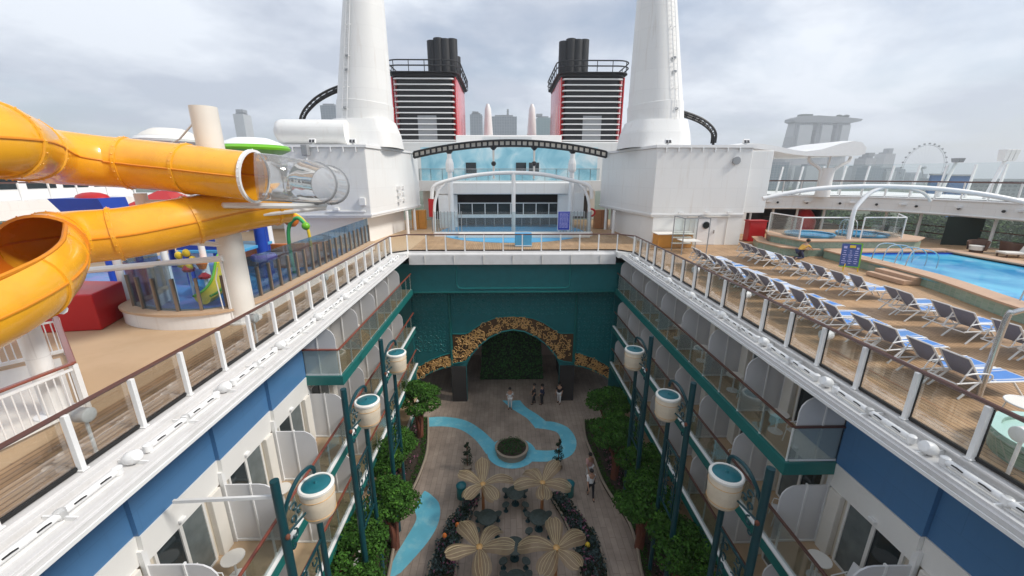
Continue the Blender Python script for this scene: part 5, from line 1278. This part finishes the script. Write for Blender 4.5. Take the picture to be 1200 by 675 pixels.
# ------------------------------------------------------------------ pool
near = [(17.55,8.0),(17.75,11.0),(18.1,13.3),(19.2,16.8),(19.5,18.8),(19.62,21.6),(19.75,24.0)]
PN = spline([(*p,0) for p in near], 6)
far_ = [(27.6,24.0),(28.0,20),(27.6,8)]
T = thing('swimming_pool', 'raised swimming pool with green tiled wall and bright blue water beside the loungers', 'pool', (23, 15, 0))
wl = MB(); A = [p for p in PN]; wl.strip([p+Vector((0,0,.002)) for p in A], [p+Vector((0,0,.44)) for p in A]); wl.build('tiled_wall', 'tile_green', T, fix=False)
cp = MB()
poly = [(p.x-.06, p.y) for p in PN]+[(p.x+.85, p.y) for p in PN[::-1]]
cp.prism(poly, .44, .52); cp.prism([(20.6,23.2),(27.6,23.6),(27.6,24.4),(20.0,24.4)], .44, .518); cp.prism([(26.6,8),(27.7,8),(27.8,24),(26.9,23.5)], .44, .516)
cp.build('coping', 'coping', T)
MB().add([(18.2,7.5,.36),(27.2,7.5,.36),(27.2,24,.36),(19.9,24,.36)], [(0,1,2,3)]).build('water', 'pool_water', T)
b = MB(); b.strip([p+Vector((.855,0,.30)) for p in PN], [p+Vector((.855,0,.45)) for p in PN]); b.box(20,27,23.17,23.2,.3,.45); b.build('tile_band', 'royal_blue', T, fix=False)
MB().prism([(27.7,8),(33,8),(33,24.2),(27.7,24.2)], .002, .44).build('pool_terrace', 'deck_planks', None, label='raised plank terrace on the far side of the pool', category='terrace')
def hoop(label, x, y, rz, lng=1.5):
    T = thing('pool_handrail', label, 'handrail', (x, y, .5)); b = MB()
    for s in (-.28, .28):
        b.tube(spline([Vector((0,s,0)),Vector((.12,s,.62)),Vector((.45,s,.86)),Vector((lng*.7,s,.80)),Vector((lng,s,.45)),Vector((lng+.05,s,-.25))], 6), .028, 8)
    b.v = [Vector((x+p.x*math.cos(rz)-p.y*math.sin(rz), y+p.x*math.sin(rz)+p.y*math.cos(rz), .5+p.z)) for p in b.v]
    b.build('rail', 'steel', T, smooth=True)
hoop('curved steel handrail at the far steps of the pool', 20.2, 20.9, .15, 1.9); hoop('second curved steel handrail between the pool steps', 20.3, 19.7, .05, 1.7); hoop('curved steel handrail at the near end of the pool by the right edge', 19.0, 13.4, .1, 1.7)
T = thing('pool_steps', 'two wooden steps up to the pool coping', 'steps', (19, 18.5, 0))
MB().box(18.55,19.55,17.6,19.6,.02,.22).build('step', 'coping', T, bevel=.015); MB().box(18.95,19.55,17.6,19.6,.221,.38).build('step', 'coping', T, bevel=.015)
# hot tub platform
T = thing('hot_tub_platform', 'raised green tiled hot tub platform with tan coping behind the pool', 'hot tub', (22.5, 26, 0))
pp = [(18.9,24.45),(25.8,24.45),(27.6,25.8),(27.6,29.5),(19.6,29.5),(18.4,27.2)]
MB().prism(pp, .002, .92).build('tiled_base', 'tile_green', T)
MB().prism([(18.75,24.33),(25.85,24.33),(27.75,25.75),(27.75,29.6),(19.5,29.6),(18.2,27.2)], .921, 1.0).build('coping', 'coping', T)
MB().prism([(17.6,27.2),(17.75,24.9),(18.9,24.2),(18.9,24.44),(18.35,27.2),(19.4,29.4),(18.6,29.4)], .002, .46).build('lower_tier', 'tile_green', T)
MB().prism([(17.5,27.2),(17.65,24.85),(18.8,24.1),(19.6,24.1),(19.6,24.32),(18.76,24.34),(18.2,27.2),(19.3,29.5),(18.5,29.5)], .461, .53).build('lower_coping', 'coping', T)
for cx in (20.6, 24.2):
    MB().lathe([(1.35,1.002),(1.45,1.16),(1.4,1.2),(1.28,1.18)], (cx,26.6,0), 30, caps=False).build('tub_rim', 'sky_blue', T, smooth=True)
    MB().lathe([(1.3,1.12),(.01,1.12)], (cx,26.6,0), 30, caps=False).build('tub_water', 'pool_water', T)
F = thing('hot_tub_fence', 'clear glass screen with white rails round the hot tubs', 'fence', (22.4, 25, 1))
b = MB()
for q in [(19.0,28.5),(18.9,25.2),(22.2,25.2),(22.9,25.2),(25.6,25.2),(27.3,27.5)]: b.tube([(*q,1.0),(*q,2.35)], .04, 8)
for p, q in (((19.0,28.5),(18.9,25.2)),((18.9,25.2),(22.2,25.2)),((22.9,25.2),(25.6,25.2)),((25.6,25.2),(27.3,27.5))): b.tube([(*p,2.35),(*q,2.35)], .04, 8); MB().beam((*p,1.7), (*q,1.7), .015, 1.2).build('glass_panel', 'glass_screen', F)
b.build('frame', 'white_metal', F)
b = MB(); [b.tube(spline([(x,25.5,1.0),(x,25.6,1.9),(x,25.9,2.15),(x,26.3,1.9),(x,26.3,1.0)], 5), .03, 8) for x in (22.35, 22.6, 22.85)]; b.build('hot_tub_rail', 'steel', None, smooth=True, label='steel handrails between the two hot tubs', category='handrail')
# easel board
T = thing('easel_board', 'tilted blue pool notice with lime green border on an easel', 'sign', (18.4,20.6,0))
Rr = Matrix.Rotation(math.radians(-28), 3, 'Z') @ Matrix.Rotation(math.radians(-12), 3, 'X')
def E_(mb, c, s): return mb.obox(Vector((18.4,20.6,.85))+Rr @ Vector(c), s, Rr)
E_(MB(), (0,0,0), (.80,.05,1.2)).build('board', 'navy_sign', T); E_(E_(E_(MB(), (.43,0,0), (.06,.07,1.26)), (0,0,-.62), (.82,.07,.05)), (.2,0,.62), (.5,.07,.05)).build('border', 'lime', T)
b = MB(); E_(b, (.05,-.03,.45), (.25,.012,.14)); b.build('yellow_mark', 'yellow_paint', T)
b = MB(); rg = random.Random(4)
for k in range(7):
    for j in range(3): E_(b, (-.25+.25*j, -.03, .22-.11*k), (rg.uniform(.08,.2),.012,.035))
E_(b, (-.25,-.03,.40), (.14,.012,.12)); E_(b, (.28,-.03,.36), (.1,.012,.1)); b.build('lettering', 'letter_lilac', T)
b = MB(); b.tube([(18.1,20.5,0),(18.2,20.55,.4)], .025, 6); b.tube([(18.75,20.3,0),(18.7,20.35,.4)], .025, 6); b.tube([(18.6,21.1,0),(18.5,20.7,1.2)], .025, 6); b.build('easel_leg', 'yellow_paint', T)
# round tub, table and steel hoop at the near right
T = thing('footbath', 'round pale green mosaic footbath at the lower right behind the railing', 'basin', (9.95, 5.75, 0))
MB().lathe([(.95,.002),(1.0,.34),(1.06,.38),(1.04,.46),(.86,.46),(.84,.38)], (9.95,5.75,0), 40, caps=False).build('mosaic_wall', 'tub_mosaic', T, smooth=True)
MB().lathe([(.85,.40),(.01,.40)], (9.95,5.75,0), 36, caps=False).build('water', 'tub_glass', T); MB().lathe([(.86,.461),(1.03,.462),(1.03,.475),(.86,.475)], (9.95,5.75,0), 36, caps=False).build('rim', 'tub_glass', T)
T = thing('side_table', 'small round side table with white hoop edge at the right edge', 'table', (10.75, 7.0, 0))
MB().tube(circ((10.75,7.0,.46), .36, 28)[:-1], .02, 8, closed=True).build('hoop', 'chair_frame', T, smooth=True); MB().lathe([(.35,.45),(.35,.465),(.01,.465)], (10.75,7.0,0), 24).build('tabletop', 'off_white', T)
for k in range(3): a = k*2.1; MB().tube([(10.75+.3*math.cos(a),7.0+.3*math.sin(a),.45),(10.75+.36*math.cos(a),7.0+.36*math.sin(a),0)], .014, 6).build('leg', 'chair_frame', T)
T = thing('shower_rail', 'tall bent polished steel rail standing at the right edge', 'handrail', (10.95, 8.0, 0))
MB().tube(spline([(10.95,8.0,0),(10.95,8.0,1.9),(11.0,7.95,2.12),(11.25,7.85,2.22),(11.9,7.6,2.22),(12.6,7.4,2.2)], 6), .058, 12).build('rail', 'steel', T, smooth=True); MB().lathe([(.12,0),(.12,.015),(.05,.03)], (10.95,8.0,.002), 14).build('flange', 'steel', T)
# dark bar stools / seats across the pool
def tub_chair():
    T = thing('tub_chair', '', 'armchair', (0,0,0), 'brown woven armchairs across the pool')
    n = 12; A = []; B = []
    for i in range(n+1): a = -2.2+4.4*i/n; A.append((.38*math.cos(a), .38*math.sin(a), .15)); B.append((.45*math.cos(a), .45*math.sin(a), .75-.12*abs(a)/2.2))
    b = MB(); b.strip(A, B); b.strip([(x*1.1,y*1.1,z) for x,y,z in A], [(x*1.08,y*1.08,z) for x,y,z in B]); b.strip(B, [(x*1.08,y*1.08,z) for x,y,z in B]); b.build('shell', 'brown_seat', T, smooth=True, fix=False)
    MB().lathe([(.36,.15),(.37,.4),(.01,.42)], n=16).build('cushion', 'off_white', T); MB().lathe([(.3,0),(.3,.15)], n=12).build('base', 'brown_seat', T); return Repeat(T)
TCH = tub_chair()
for i, (x, y, rz, lb) in enumerate(((29.9,22.8,2.8,'farthest'),(30.4,21.2,3.0,'second farthest'),(30.4,19.9,3.3,'third farthest'),(30.2,18.9,2.9,'fourth farthest'),(28.6,23.4,.5,'inner, beside the dark screen'))):
    TCH.put((x,y,.44), rz, f'brown woven armchair across the pool, {lb} of its group')
def lounge_bed():
    T = thing('day_bed', '', 'day bed', (0,0,0), 'pale day beds across the pool'); MB().box(-.6,.6,-.35,.35,.18,.3).build('mattress', 'off_white', T, bevel=.03); MB().obox((-.62,0,.45), (.12,.7,.5), Matrix.Rotation(-.4,3,'Y')).build('backrest', 'off_white', T, bevel=.03); b = MB(); [b.box(x-.03,x+.03,y-.03,y+.03,0,.18) for x in (-.5,.5) for y in (-.3,.3)]; b.build('legs', 'brown_seat', T); return Repeat(T)
LBD = lounge_bed()
for i, (x, y) in enumerate(((29.0,21.9),(29.2,20.5),(29.0,19.2))): LBD.put((x,y,.44), 2.9, f'pale day bed across the pool, {ORD[2-i]} from the near end')
# ------------------------------------------------------------------ promenade deck above, right
T = thing('promenade_deck', 'curved white upper promenade deck on columns behind the pool on the right', 'deck house', (27, 33, 0))
P = [(17.25,33.9),(19.5,34.9),(22.3,35.4),(26,35.1),(29.4,33.6),(31.4,31.6),(32.7,29.0),(33.4,25.4),(33.7,20),(33.7,10)]
PS = spline([(*p,0) for p in P], 5)
MB().prism([(p.x,p.y) for p in PS]+[(42,10),(42,46),(17.25,46)], 2.05, 3.15).build('fascia', 'white_steel', T)
b = MB(); b.tube([(p.x-.05,p.y-.05,2.15) for p in PS], .06, 6); b.tube([(p.x-.02,p.y-.03,3.17) for p in PS], .07, 6); b.build('edge_trim', 'white_metal', T, smooth=True)
b = MB(); b.tube([(p.x+.12,p.y+.12,4.45) for p in PS], .055, 8); b.build('handrail', 'handrail', T, smooth=True)
Q = along(PS, 1.45)
for i, q in enumerate(Q):
    MB().box(q.x+.07, q.x+.15, q.y+.07, q.y+.15, 3.15, 4.42).build('post', 'white_metal', T)
    if i: MB().beam(Q[i-1]+Vector((.12,.12,3.78)), q+Vector((.12,.12,3.78)), .012, 1.05).build('glass_panel', 'glass', T)
b = MB(); b.tube([(p.x+.12,p.y+.12,3.24) for p in PS], .035, 6); b.build('bottom_rail', 'black_gasket', T)
for i, q in enumerate(along([p+Vector((.9,.6,0)) for p in PS], 2.1)):
    MB().tube([(q.x,q.y,0),(q.x,q.y,2.05)], .10, 10).build('column', 'white_metal', T, smooth=True)
for q in along(PS, 3.2): MB().obox(q+Vector((-.10,-.12,2.72)), (.5,.2,.16)).build('fascia_lamp', 'white_metal', T, bevel=.02)
for q in along(PS, 2.4)[1:]: MB().ball(q+Vector((-.12,-.14,2.62)), .10, 8, 6).build('spot_lamp', 'black_paint', T)
MB().box(17.3,29.2,38.4,38.6,0,2.04).build('back_wall', 'dark_interior', T); MB().box(28.9,29.1,36.6,38.39,0,2.04).build('partition', 'dark_interior', T)
MB().tube(spline([(27.2,37.2,.9),(27.3,37.2,1.4),(27.7,37.2,2.0)], 4), .12, 8).build('bar_tap', 'steel', T, smooth=True)
MB().lathe([(.9,.0),(.95,.9),(.7,1.5),(.35,1.95)], (27.4,36.4,0.01), 20).build('red_booth', 'red_paint', T, smooth=True)
MB().box(17.25,20.8,34.4,34.6,.0,2.04).build('white_bay', 'white_paint', T)
MB().box(17.9,18.4,34.36,34.4,1.2,1.6).build('notice', 'navy_sign', T)
for x, y, lb in ((21.5,36.8,'dark open bar front under the promenade deck'),):
    MB().prism([(x,y),(x+2.0,y+.2),(x+2.0,y+2.6),(x,y+2.6)], 0, 1.95).build('bar_front', 'dark_interior', None, label=lb, category='bar')
MB().prism([(32.1,28.6),(34.2,28.0),(34.4,28.2),(32.3,28.8)], .0, 2.04).build('dark_screen', 'screen_dark', None, label='dark green folding screen between the columns across the pool', category='screen')
b = MB()
bw = thing('bulwark_rail', 'dark rail along the ship side beneath the promenade deck', 'railing', (34.3, 25, 0))
for z in (1.1, .55): b.tube([(24.5,38.6,z),(30.5,35.6,z),(33.4,32,z),(34.3,27,z),(34.5,12,z)], .04, 6)
b.build('rail', 'handrail', bw)
# wind screens on the outer edge
F = thing('wind_screen', 'tall glass wind screen with white posts along the outer edge of the promenade', 'fence', (38, 30, 3.15))
W_ = along(spline([(24.0,45,0),(29.5,42.6,0),(34.0,39.2,0),(36.8,35.4,0),(38.4,31,0),(39.2,26,0),(39.6,20,0),(39.8,14,0)], 5), 1.75)
for i, q in enumerate(W_):
    MB().beam(q+Vector((0,0,3.15)), q+Vector((.45,.25,5.75)), .16, .12, (0,1,0)).build('post', 'white_metal', F)
    if i: MB().add([W_[i-1]+Vector((0,0,3.3)), q+Vector((0,0,3.3)), q+Vector((.45,.25,5.9)), W_[i-1]+Vector((.45,.25,5.9))], [(0,1,2,3)]).build('glass_panel', 'glass_screen', F)
for i, (q, lb) in enumerate(((Vector((37.6,34.4,0)),'far'),(Vector((37.6,31.0,0)),'near'))):
    T = thing('deck_floodlight', f'boxed floodlight cluster on a slanted mast, {lb} one above the wind screen', 'floodlight', (q.x, q.y, 3.15))
    MB().tube([(q.x-.4,q.y,3.15),(q.x+.5,q.y+.2,6.0)], .12, 10).build('mast', 'white_metal', T)
    g = .36 if lb == 'near' else .22; hz_ = .85 if lb == 'near' else .35
    for j in (-1, 0, 1): MB().loft([(q.x+.5+j*g*1.02-g*.42,q.y-.1),(q.x+.5+j*g*1.02+g*.42,q.y-.1),(q.x+.5+j*g*1.02+g*.42,q.y+.3),(q.x+.5+j*g*1.02-g*.42,q.y+.3)], 5.95, [(q.x+.5+j*g*1.02-g*.49,q.y-.2),(q.x+.5+j*g*1.02+g*.49,q.y-.2),(q.x+.5+j*g*1.02+g*.49,q.y+.4),(q.x+.5+j*g*1.02-g*.49,q.y+.4)], 5.95+hz_).build('lamp_box', 'white_steel' if lb == 'near' else 'ring_grey', T, bevel=.03)
# mushroom canopy on the promenade
T = thing('canopy', 'white curved canopy on a flared column over the right promenade', 'canopy', (26.9, 33, 3.15))
prof = [(18.3,7.25),(20,7.35),(22,7.0),(24,6.66),(25.2,6.6),(26.6,6.86),(27.8,7.12),(28.4,7.05),(28.75,6.75),(28.75,6.42),(25.0,6.36),(22.5,6.52),(20,6.9),(18.3,6.8)]
rf = MB(); up_e = [(18.3,7.3),(19.2,7.42),(20,7.42),(21,7.3),(22,7.12),(23,6.92),(24,6.82),(25.2,6.98),(26.6,7.42),(27.6,7.60),(28.3,7.50),(28.75,7.1)]; lo_e = [(18.3,6.95),(19.2,7.0),(20,6.95),(21,6.82),(22,6.66),(23,6.5),(24,6.40),(25.2,6.38),(26.6,6.40),(27.6,6.42),(28.3,6.44),(28.75,6.55)]
UU = [[(x,y,z+(.0 if 33.5 < y < 39 else -.08)) for x, z in up_e] for y in (33.0,34.0,38.5,39.5)]
for A_, B_ in zip(UU, UU[1:]): rf.strip(A_, B_)
LL_ = [[(x,y,z) for x, z in lo_e] for y in (33.0,39.5)]; rf.strip(*LL_); rf.strip(UU[0], LL_[0]); rf.strip(UU[-1], LL_[1]); rf.add([UU[0][-1],LL_[0][-1],LL_[1][-1],UU[3][-1],UU[2][-1],UU[1][-1]], [(0,1,2,3,4,5)]); rf.add([UU[0][0],LL_[0][0],LL_[1][0],UU[3][0],UU[2][0],UU[1][0]], [(0,1,2,3,4,5)])
rf.build('roof', 'white_metal', T, smooth=True)
MB().tube([(26.9,34.2,3.15),(26.9,34.2,5.2),(26.9,34.2,5.5)], [.55,.48,.5], 18).build('column', 'white_metal', T, smooth=True)
b = MB(); [b.tube(spline([(26.9+d*.45,34.2,3.3),(26.9+d*.5,34.2,5.0),(26.9+d*.75,34.2,5.5),(26.9+d*1.6,34.2,6.0),(26.9+d*1.75,34.2,6.4)], 5), .13, 8) for d in (-1, 1)]; b.tube([(26.9,34.2,5.4),(26.95,34.2,6.4)], .08, 8); b.build('bracket', 'white_metal', T, smooth=True)
MB().tube([(21.7,34.2,3.15),(21.7,34.2,6.7)], .06, 8).build('mast', 'ring_grey', T)
MB().tube([(19.4,34.2,3.2),(19.4,34.2,6.95)], .12, 8).build('stub', 'white_metal', T)
# pool arch
T = thing('white_arch', 'thin white arch with forked centre post spanning the pool', 'arch', (22.4, 25.0, 0))
MB().tube(spline([(17.0,26.6,3.45),(19.4,26.2,4.0),(21.6,25.8,4.22),(24.0,25.2,4.26),(26.5,24.4,4.12),(28.6,23.5,3.78),(30.6,22.6,3.25),(32.6,21.6,2.75)], 6), [.14]*43, 10).build('arch_tube', 'white_metal', T, smooth=True)
MB().tube(spline([(21.95,25.0,0),(21.95,25.0,1.2),(21.95,25.05,2.6),(22.2,25.15,3.15),(22.9,25.3,3.85),(23.7,25.3,4.22)], 6), .12, 10).build('centre_post', 'white_metal', T, smooth=True)
MB().tube(spline([(24.9,24.9,4.15),(25.6,24.6,3.9),(26.0,24.4,3.4)], 4), .09, 8).build('fork_stub', 'off_white', T, smooth=True)

# ------------------------------------------------------------------ shore and skyline
wd = MB(); rg = random.Random(9)
for _ in range(560):
    d = 95+rg.random()**1.3*330; th = math.radians(rg.uniform(26, 62)); x, y = d*math.sin(th), d*math.cos(th)
    if x < 84 and y < 150 or (y > 150 and x < 90): continue
    z0 = -33; hgt = rg.uniform(7, 13); R0 = rg.uniform(3.5, 6.5)
    wd.leafy((x, y, z0+hgt), (R0, R0, hgt*.5), 110, 1.9, rg, .7)
    for _k in range(2): wd.leafy((x+rg.uniform(-3,3), y+rg.uniform(-3,3), z0+hgt+rg.uniform(-1,3)), (2.4,2.4,1.8), 34, 1.1, rg, .7)
wd.build('shore_wood', 'leaf_wood', None, fix=False, kind='stuff', label='dark green wood on the shore below the right side of the ship', category='wood')
def block(name, label, x0, x1, zt, y, depth, m, crown=None):
    T = thing(name, label, 'building', ((x0+x1)/2, y, -33))
    MB().box(x0, x1, y, y+depth, -33, zt).build('wall', m, T)
    MB().box(x0+(x1-x0)*.12, x1-(x1-x0)*.15, y+depth*.2, y+depth*.8, zt+.01, zt+5).build('roof_plant', 'city_roof', T)
    if crown: 
        a, b, h = crown; MB().box(x0+(x1-x0)*a, x0+(x1-x0)*b, y+2, y+depth*.6, zt+5.01, zt+5+h).build('roof_tower', 'city_roof', T)
    return T
block('office_tower', 'grey twin topped tower behind the green saucer canopy', -812, -782, 178, 1300, 40, 'city_concrete', (.3,1,8))
block('office_tower', 'slanted blue glass tower left of the left white tower', -466, -428, 172, 1100, 36, 'city_glass')
block('office_tower', 'dark glass tower behind the left slim vent tower', -97, -63, 165, 1200, 50, 'city_glass', (.2,.7,3))
block('office_tower', 'broad dark glass tower with a roof mast between the two slim vent towers', -36, 34, 160, 1200, 50, 'city_glass', (.6,.68,14))
block('office_tower', 'green glass tower with stepped top right of the right slim vent tower', 97, 140, 170, 1300, 50, 'city_glass_green', (.0,.4,6))
block('office_tower', 'lower green tower beside the right funnel', 142, 184, 164, 1300, 50, 'city_glass_green')
block('office_tower', 'pale stepped tower in the far skyline left of the big wheel', 1052, 1082, 50, 1200, 40, 'city_pale', (.2,.8,10)); block('office_tower', 'pointed pale tower just left of the big wheel', 1290, 1326, 72, 1400, 40, 'city_pale', (.3,.7,12))
i = 0
for x0, w, zt, y in ((560,45,30,1000),(610,30,42,1020),(650,40,33,1000),(700,28,44,1040),(735,60,24,1000),(980,40,22,1100),(1030,26,14,1100),(1110,50,26,1300),(1185,40,20,1250),(1240,36,10,1300),(1345,30,18,1400),(1395,60,6,1400),(880,80,-6,640),(980,120,-8,650)):
    block('apartment_block', f'{ORD[i]} hazy low block from the left in the distant skyline at the right', x0, x0+w, zt, y, 40, ('city_pale','city_concrete','city_glass')[i % 3]); i += 1
# hotel with three slabs and a long roof deck
T = thing('hotel_towers', 'wide hotel of three slab towers joined by a long boat shaped roof deck', 'hotel', (990, 1310, -33))
for x0, x1 in ((897,960),(968,1022),(1030,1078)):
    MB().loft([(x0-6,1300),(x1,1300),(x1,1360),(x0-6,1360)], -33, [(x0+4,1312),(x1-4,1312),(x1-4,1345),(x0+4,1345)], 160).build('slab_tower', 'city_pale', T)
    MB().box(x0+12, x1-10, 1297+3, 1311, 60, 150).build('glass_face', 'city_concrete', T)
b = MB(); Pp = [(888,162),(900,158),(1070,157),(1096,162),(1100,168),(1040,174),(960,178),(905,176),(888,170)]; b.prism(Pp, 1300, 1345, 'y'); b.build('roof_deck', 'city_roof', T)
b = MB(); [b.ball((x,1320,178), (10,8,5), 8, 6) for x in (920,945,1040,1062)]; b.box(915,950,1310,1330,176,183); b.build('roof_garden', 'leaf_dark', T)
# big wheel
T = thing('ferris_wheel', 'pale giant observation wheel in the hazy distance at the right', 'ferris wheel', (923, 900, -33))
c = Vector((923,900,19)); b = MB(); b.tube(circ(c, 47, 60, axis='y')[:-1], .38, 5, closed=True); b.tube(circ(c+Vector((0,4,0)), 47, 60, axis='y')[:-1], .38, 5, closed=True); b.build('rim', 'city_concrete', T)
b = MB(); [b.tube([c, c+Vector((47*math.cos(a),0,47*math.sin(a)))], .08, 4) for a in [k*2*PI/28 for k in range(28)]]; b.build('spokes', 'city_concrete', T)
b = MB()
for k in range(28): a = k*2*PI/28; b.ball(c+Vector((50*math.cos(a),2,50*math.sin(a))), (2.6,2.0,1.8), 8, 6)
b.build('capsule', 'city_roof', T, kind='stuff')
b = MB(); [b.tube([c+Vector((0,6,0)), Vector((923+d*26,906,-33))], 1.2, 6) for d in (-1, 1)]; b.tube([c+Vector((0,-3,0)), c+Vector((0,8,0))], 2.5, 10); b.build('support', 'city_concrete', T)
# blue roofed sheds and a terminal on the quay
for i, (x0, x1, zt, y) in enumerate(((347,360,4.2,330),(363,379,3.6,330))):
    T = thing('quay_shed', ('left','right')[i]+' bright blue hoarding on the quay beyond the wind screen', 'shed', ((x0+x1)/2, y, -33)); MB().box(x0, x1, y, y+2, -33, zt).build('wall', 'city_blue', T); MB().box(x0-.5, x1+.5, y-.5, y+2.5, zt+.01, zt+1.2).build('roof', 'city_concrete', T)
T = thing('terminal', 'long pale low terminal building in the haze at the right edge', 'building', (560, 420, -33)); MB().box(470, 690, 420, 450, -33, -2).build('wall', 'city_pale', T); MB().box(465, 695, 415, 455, -1.9, 0.5).build('roof', 'city_concrete', T)
# haze
hz = MB().box(-5900, 5900, -2900, 8900, -37, 260); h = hz.build('haze', 'white_paint', None, kind='stuff', label='pale haze filling the air out to the skyline', category='haze')
m, nt, out = _new('haze'); v = nt.nodes.new('ShaderNodeVolumePrincipled'); v.inputs['Color'].default_value = (.86,.89,.95,1); v.inputs['Density'].default_value = HAZE = .00034
v.inputs['Anisotropy'].default_value = .2
nt.links.new(v.outputs[0], out.inputs['Volume']); h.data.materials.clear(); h.data.materials.append(m)

# ------------------------------------------------------------------ sky, sun, camera
EL, AZ = 44., 104.            # sun elevation, and compass bearing measured from +Y towards +X
w = bpy.data.worlds.new('World'); S.world = w; w.use_nodes = True; nt = w.node_tree; nt.nodes.clear(); N = nt.nodes.new; L = nt.links.new
out = N('ShaderNodeOutputWorld'); bg = N('ShaderNodeBackground'); L(bg.outputs[0], out.inputs[0])
sky = N('ShaderNodeTexSky'); sky.sky_type = 'NISHITA'; sky.sun_disc = False; sky.sun_elevation = math.radians(EL); sky.sun_rotation = math.radians(AZ)
sky.air_density = 1.0; sky.dust_density = 2.0
tc = N('ShaderNodeTexCoord'); sx = N('ShaderNodeSeparateXYZ'); L(tc.outputs['Generated'], sx.inputs[0])
mz = N('ShaderNodeMath'); mz.operation = 'MAXIMUM'; mz.inputs[1].default_value = 0; L(sx.outputs[2], mz.inputs[0])
az_ = N('ShaderNodeMath'); az_.inputs[1].default_value = .22; L(mz.outputs[0], az_.inputs[0])
dv = []
for k in (0, 1):
    d = N('ShaderNodeMath'); d.operation = 'DIVIDE'; L(sx.outputs[k], d.inputs[0]); L(az_.outputs[0], d.inputs[1]); dv.append(d)
cb = N('ShaderNodeCombineXYZ'); L(dv[0].outputs[0], cb.inputs[0]); L(dv[1].outputs[0], cb.inputs[1]); cb.inputs[2].default_value = 3.7
n1 = N('ShaderNodeTexNoise'); n1.inputs['Scale'].default_value = .55; n1.inputs['Detail'].default_value = 9; n1.inputs['Roughness'].default_value = .56; n1.inputs['Distortion'].default_value = .35; L(cb.outputs[0], n1.inputs['Vector'])
n2 = N('ShaderNodeTexNoise'); n2.inputs['Scale'].default_value = 1.25; n2.inputs['Detail'].default_value = 8; n2.inputs['Roughness'].default_value = .55; L(cb.outputs[0], n2.inputs['Vector'])
r = N('ShaderNodeValToRGB'); e = r.color_ramp.elements          # cloud brightness: grey bases to white tops
e[0].position = .40; e[0].color = (.57,.63,.745,1); e[1].position = .58; e[1].color = (.93,.985,1.07,1); L(n2.outputs['Fac'], r.inputs[0])
sc = N('ShaderNodeMix'); sc.data_type = 'RGBA'; sc.blend_type = 'MULTIPLY'; sc.inputs[0].default_value = 1; L(r.outputs[0], sc.inputs[6]); sc.inputs[7].default_value = (7.6,7.6,7.6,1)
cv = N('ShaderNodeMapRange'); cv.inputs[1].default_value = .41; cv.inputs[2].default_value = .52; L(n1.outputs['Fac'], cv.inputs[0])
cv.inputs[3].default_value = .18; cv.inputs[4].default_value = 1.0
mx = N('ShaderNodeMix'); mx.data_type = 'RGBA'; L(cv.outputs[0], mx.inputs[0]); L(sky.outputs[0], mx.inputs[6]); L(sc.outputs[2], mx.inputs[7])
L(mx.outputs[2], bg.inputs['Color']); bg.inputs['Strength'].default_value = .10
sun = bpy.data.lights.new('sun', 'SUN'); sun.energy = 2.6; sun.angle = math.radians(12); sun.color = (1.0,.95,.88)
so = bpy.data.objects.new('sun', sun); COL.objects.link(so)
d = Vector((math.sin(math.radians(AZ))*math.cos(math.radians(EL)), math.cos(math.radians(AZ))*math.cos(math.radians(EL)), math.sin(math.radians(EL))))
so.rotation_euler = d.to_track_quat('Z', 'Y').to_euler(); so.location = (30, -10, 40)
cam = bpy.data.cameras.new('camera'); cam.lens = 14.0; cam.sensor_width = 36; cam.clip_start = .05; cam.clip_end = 20000
co = bpy.data.objects.new('camera', cam); COL.objects.link(co); co.location = (0, 0, 5.0); co.rotation_euler = (math.radians(90-15.95), 0, math.radians(-.98))
S.camera = co
S.view_settings.view_transform = 'Standard'; S.view_settings.look = 'None'; S.view_settings.gamma = 1; S.view_settings.use_curve_mapping = False
S.view_settings.exposure = 0.48
S.cycles.max_bounces = 8; S.cycles.transparent_max_bounces = 24; S.cycles.volume_bounces = 1; S.cycles.diffuse_bounces = 4
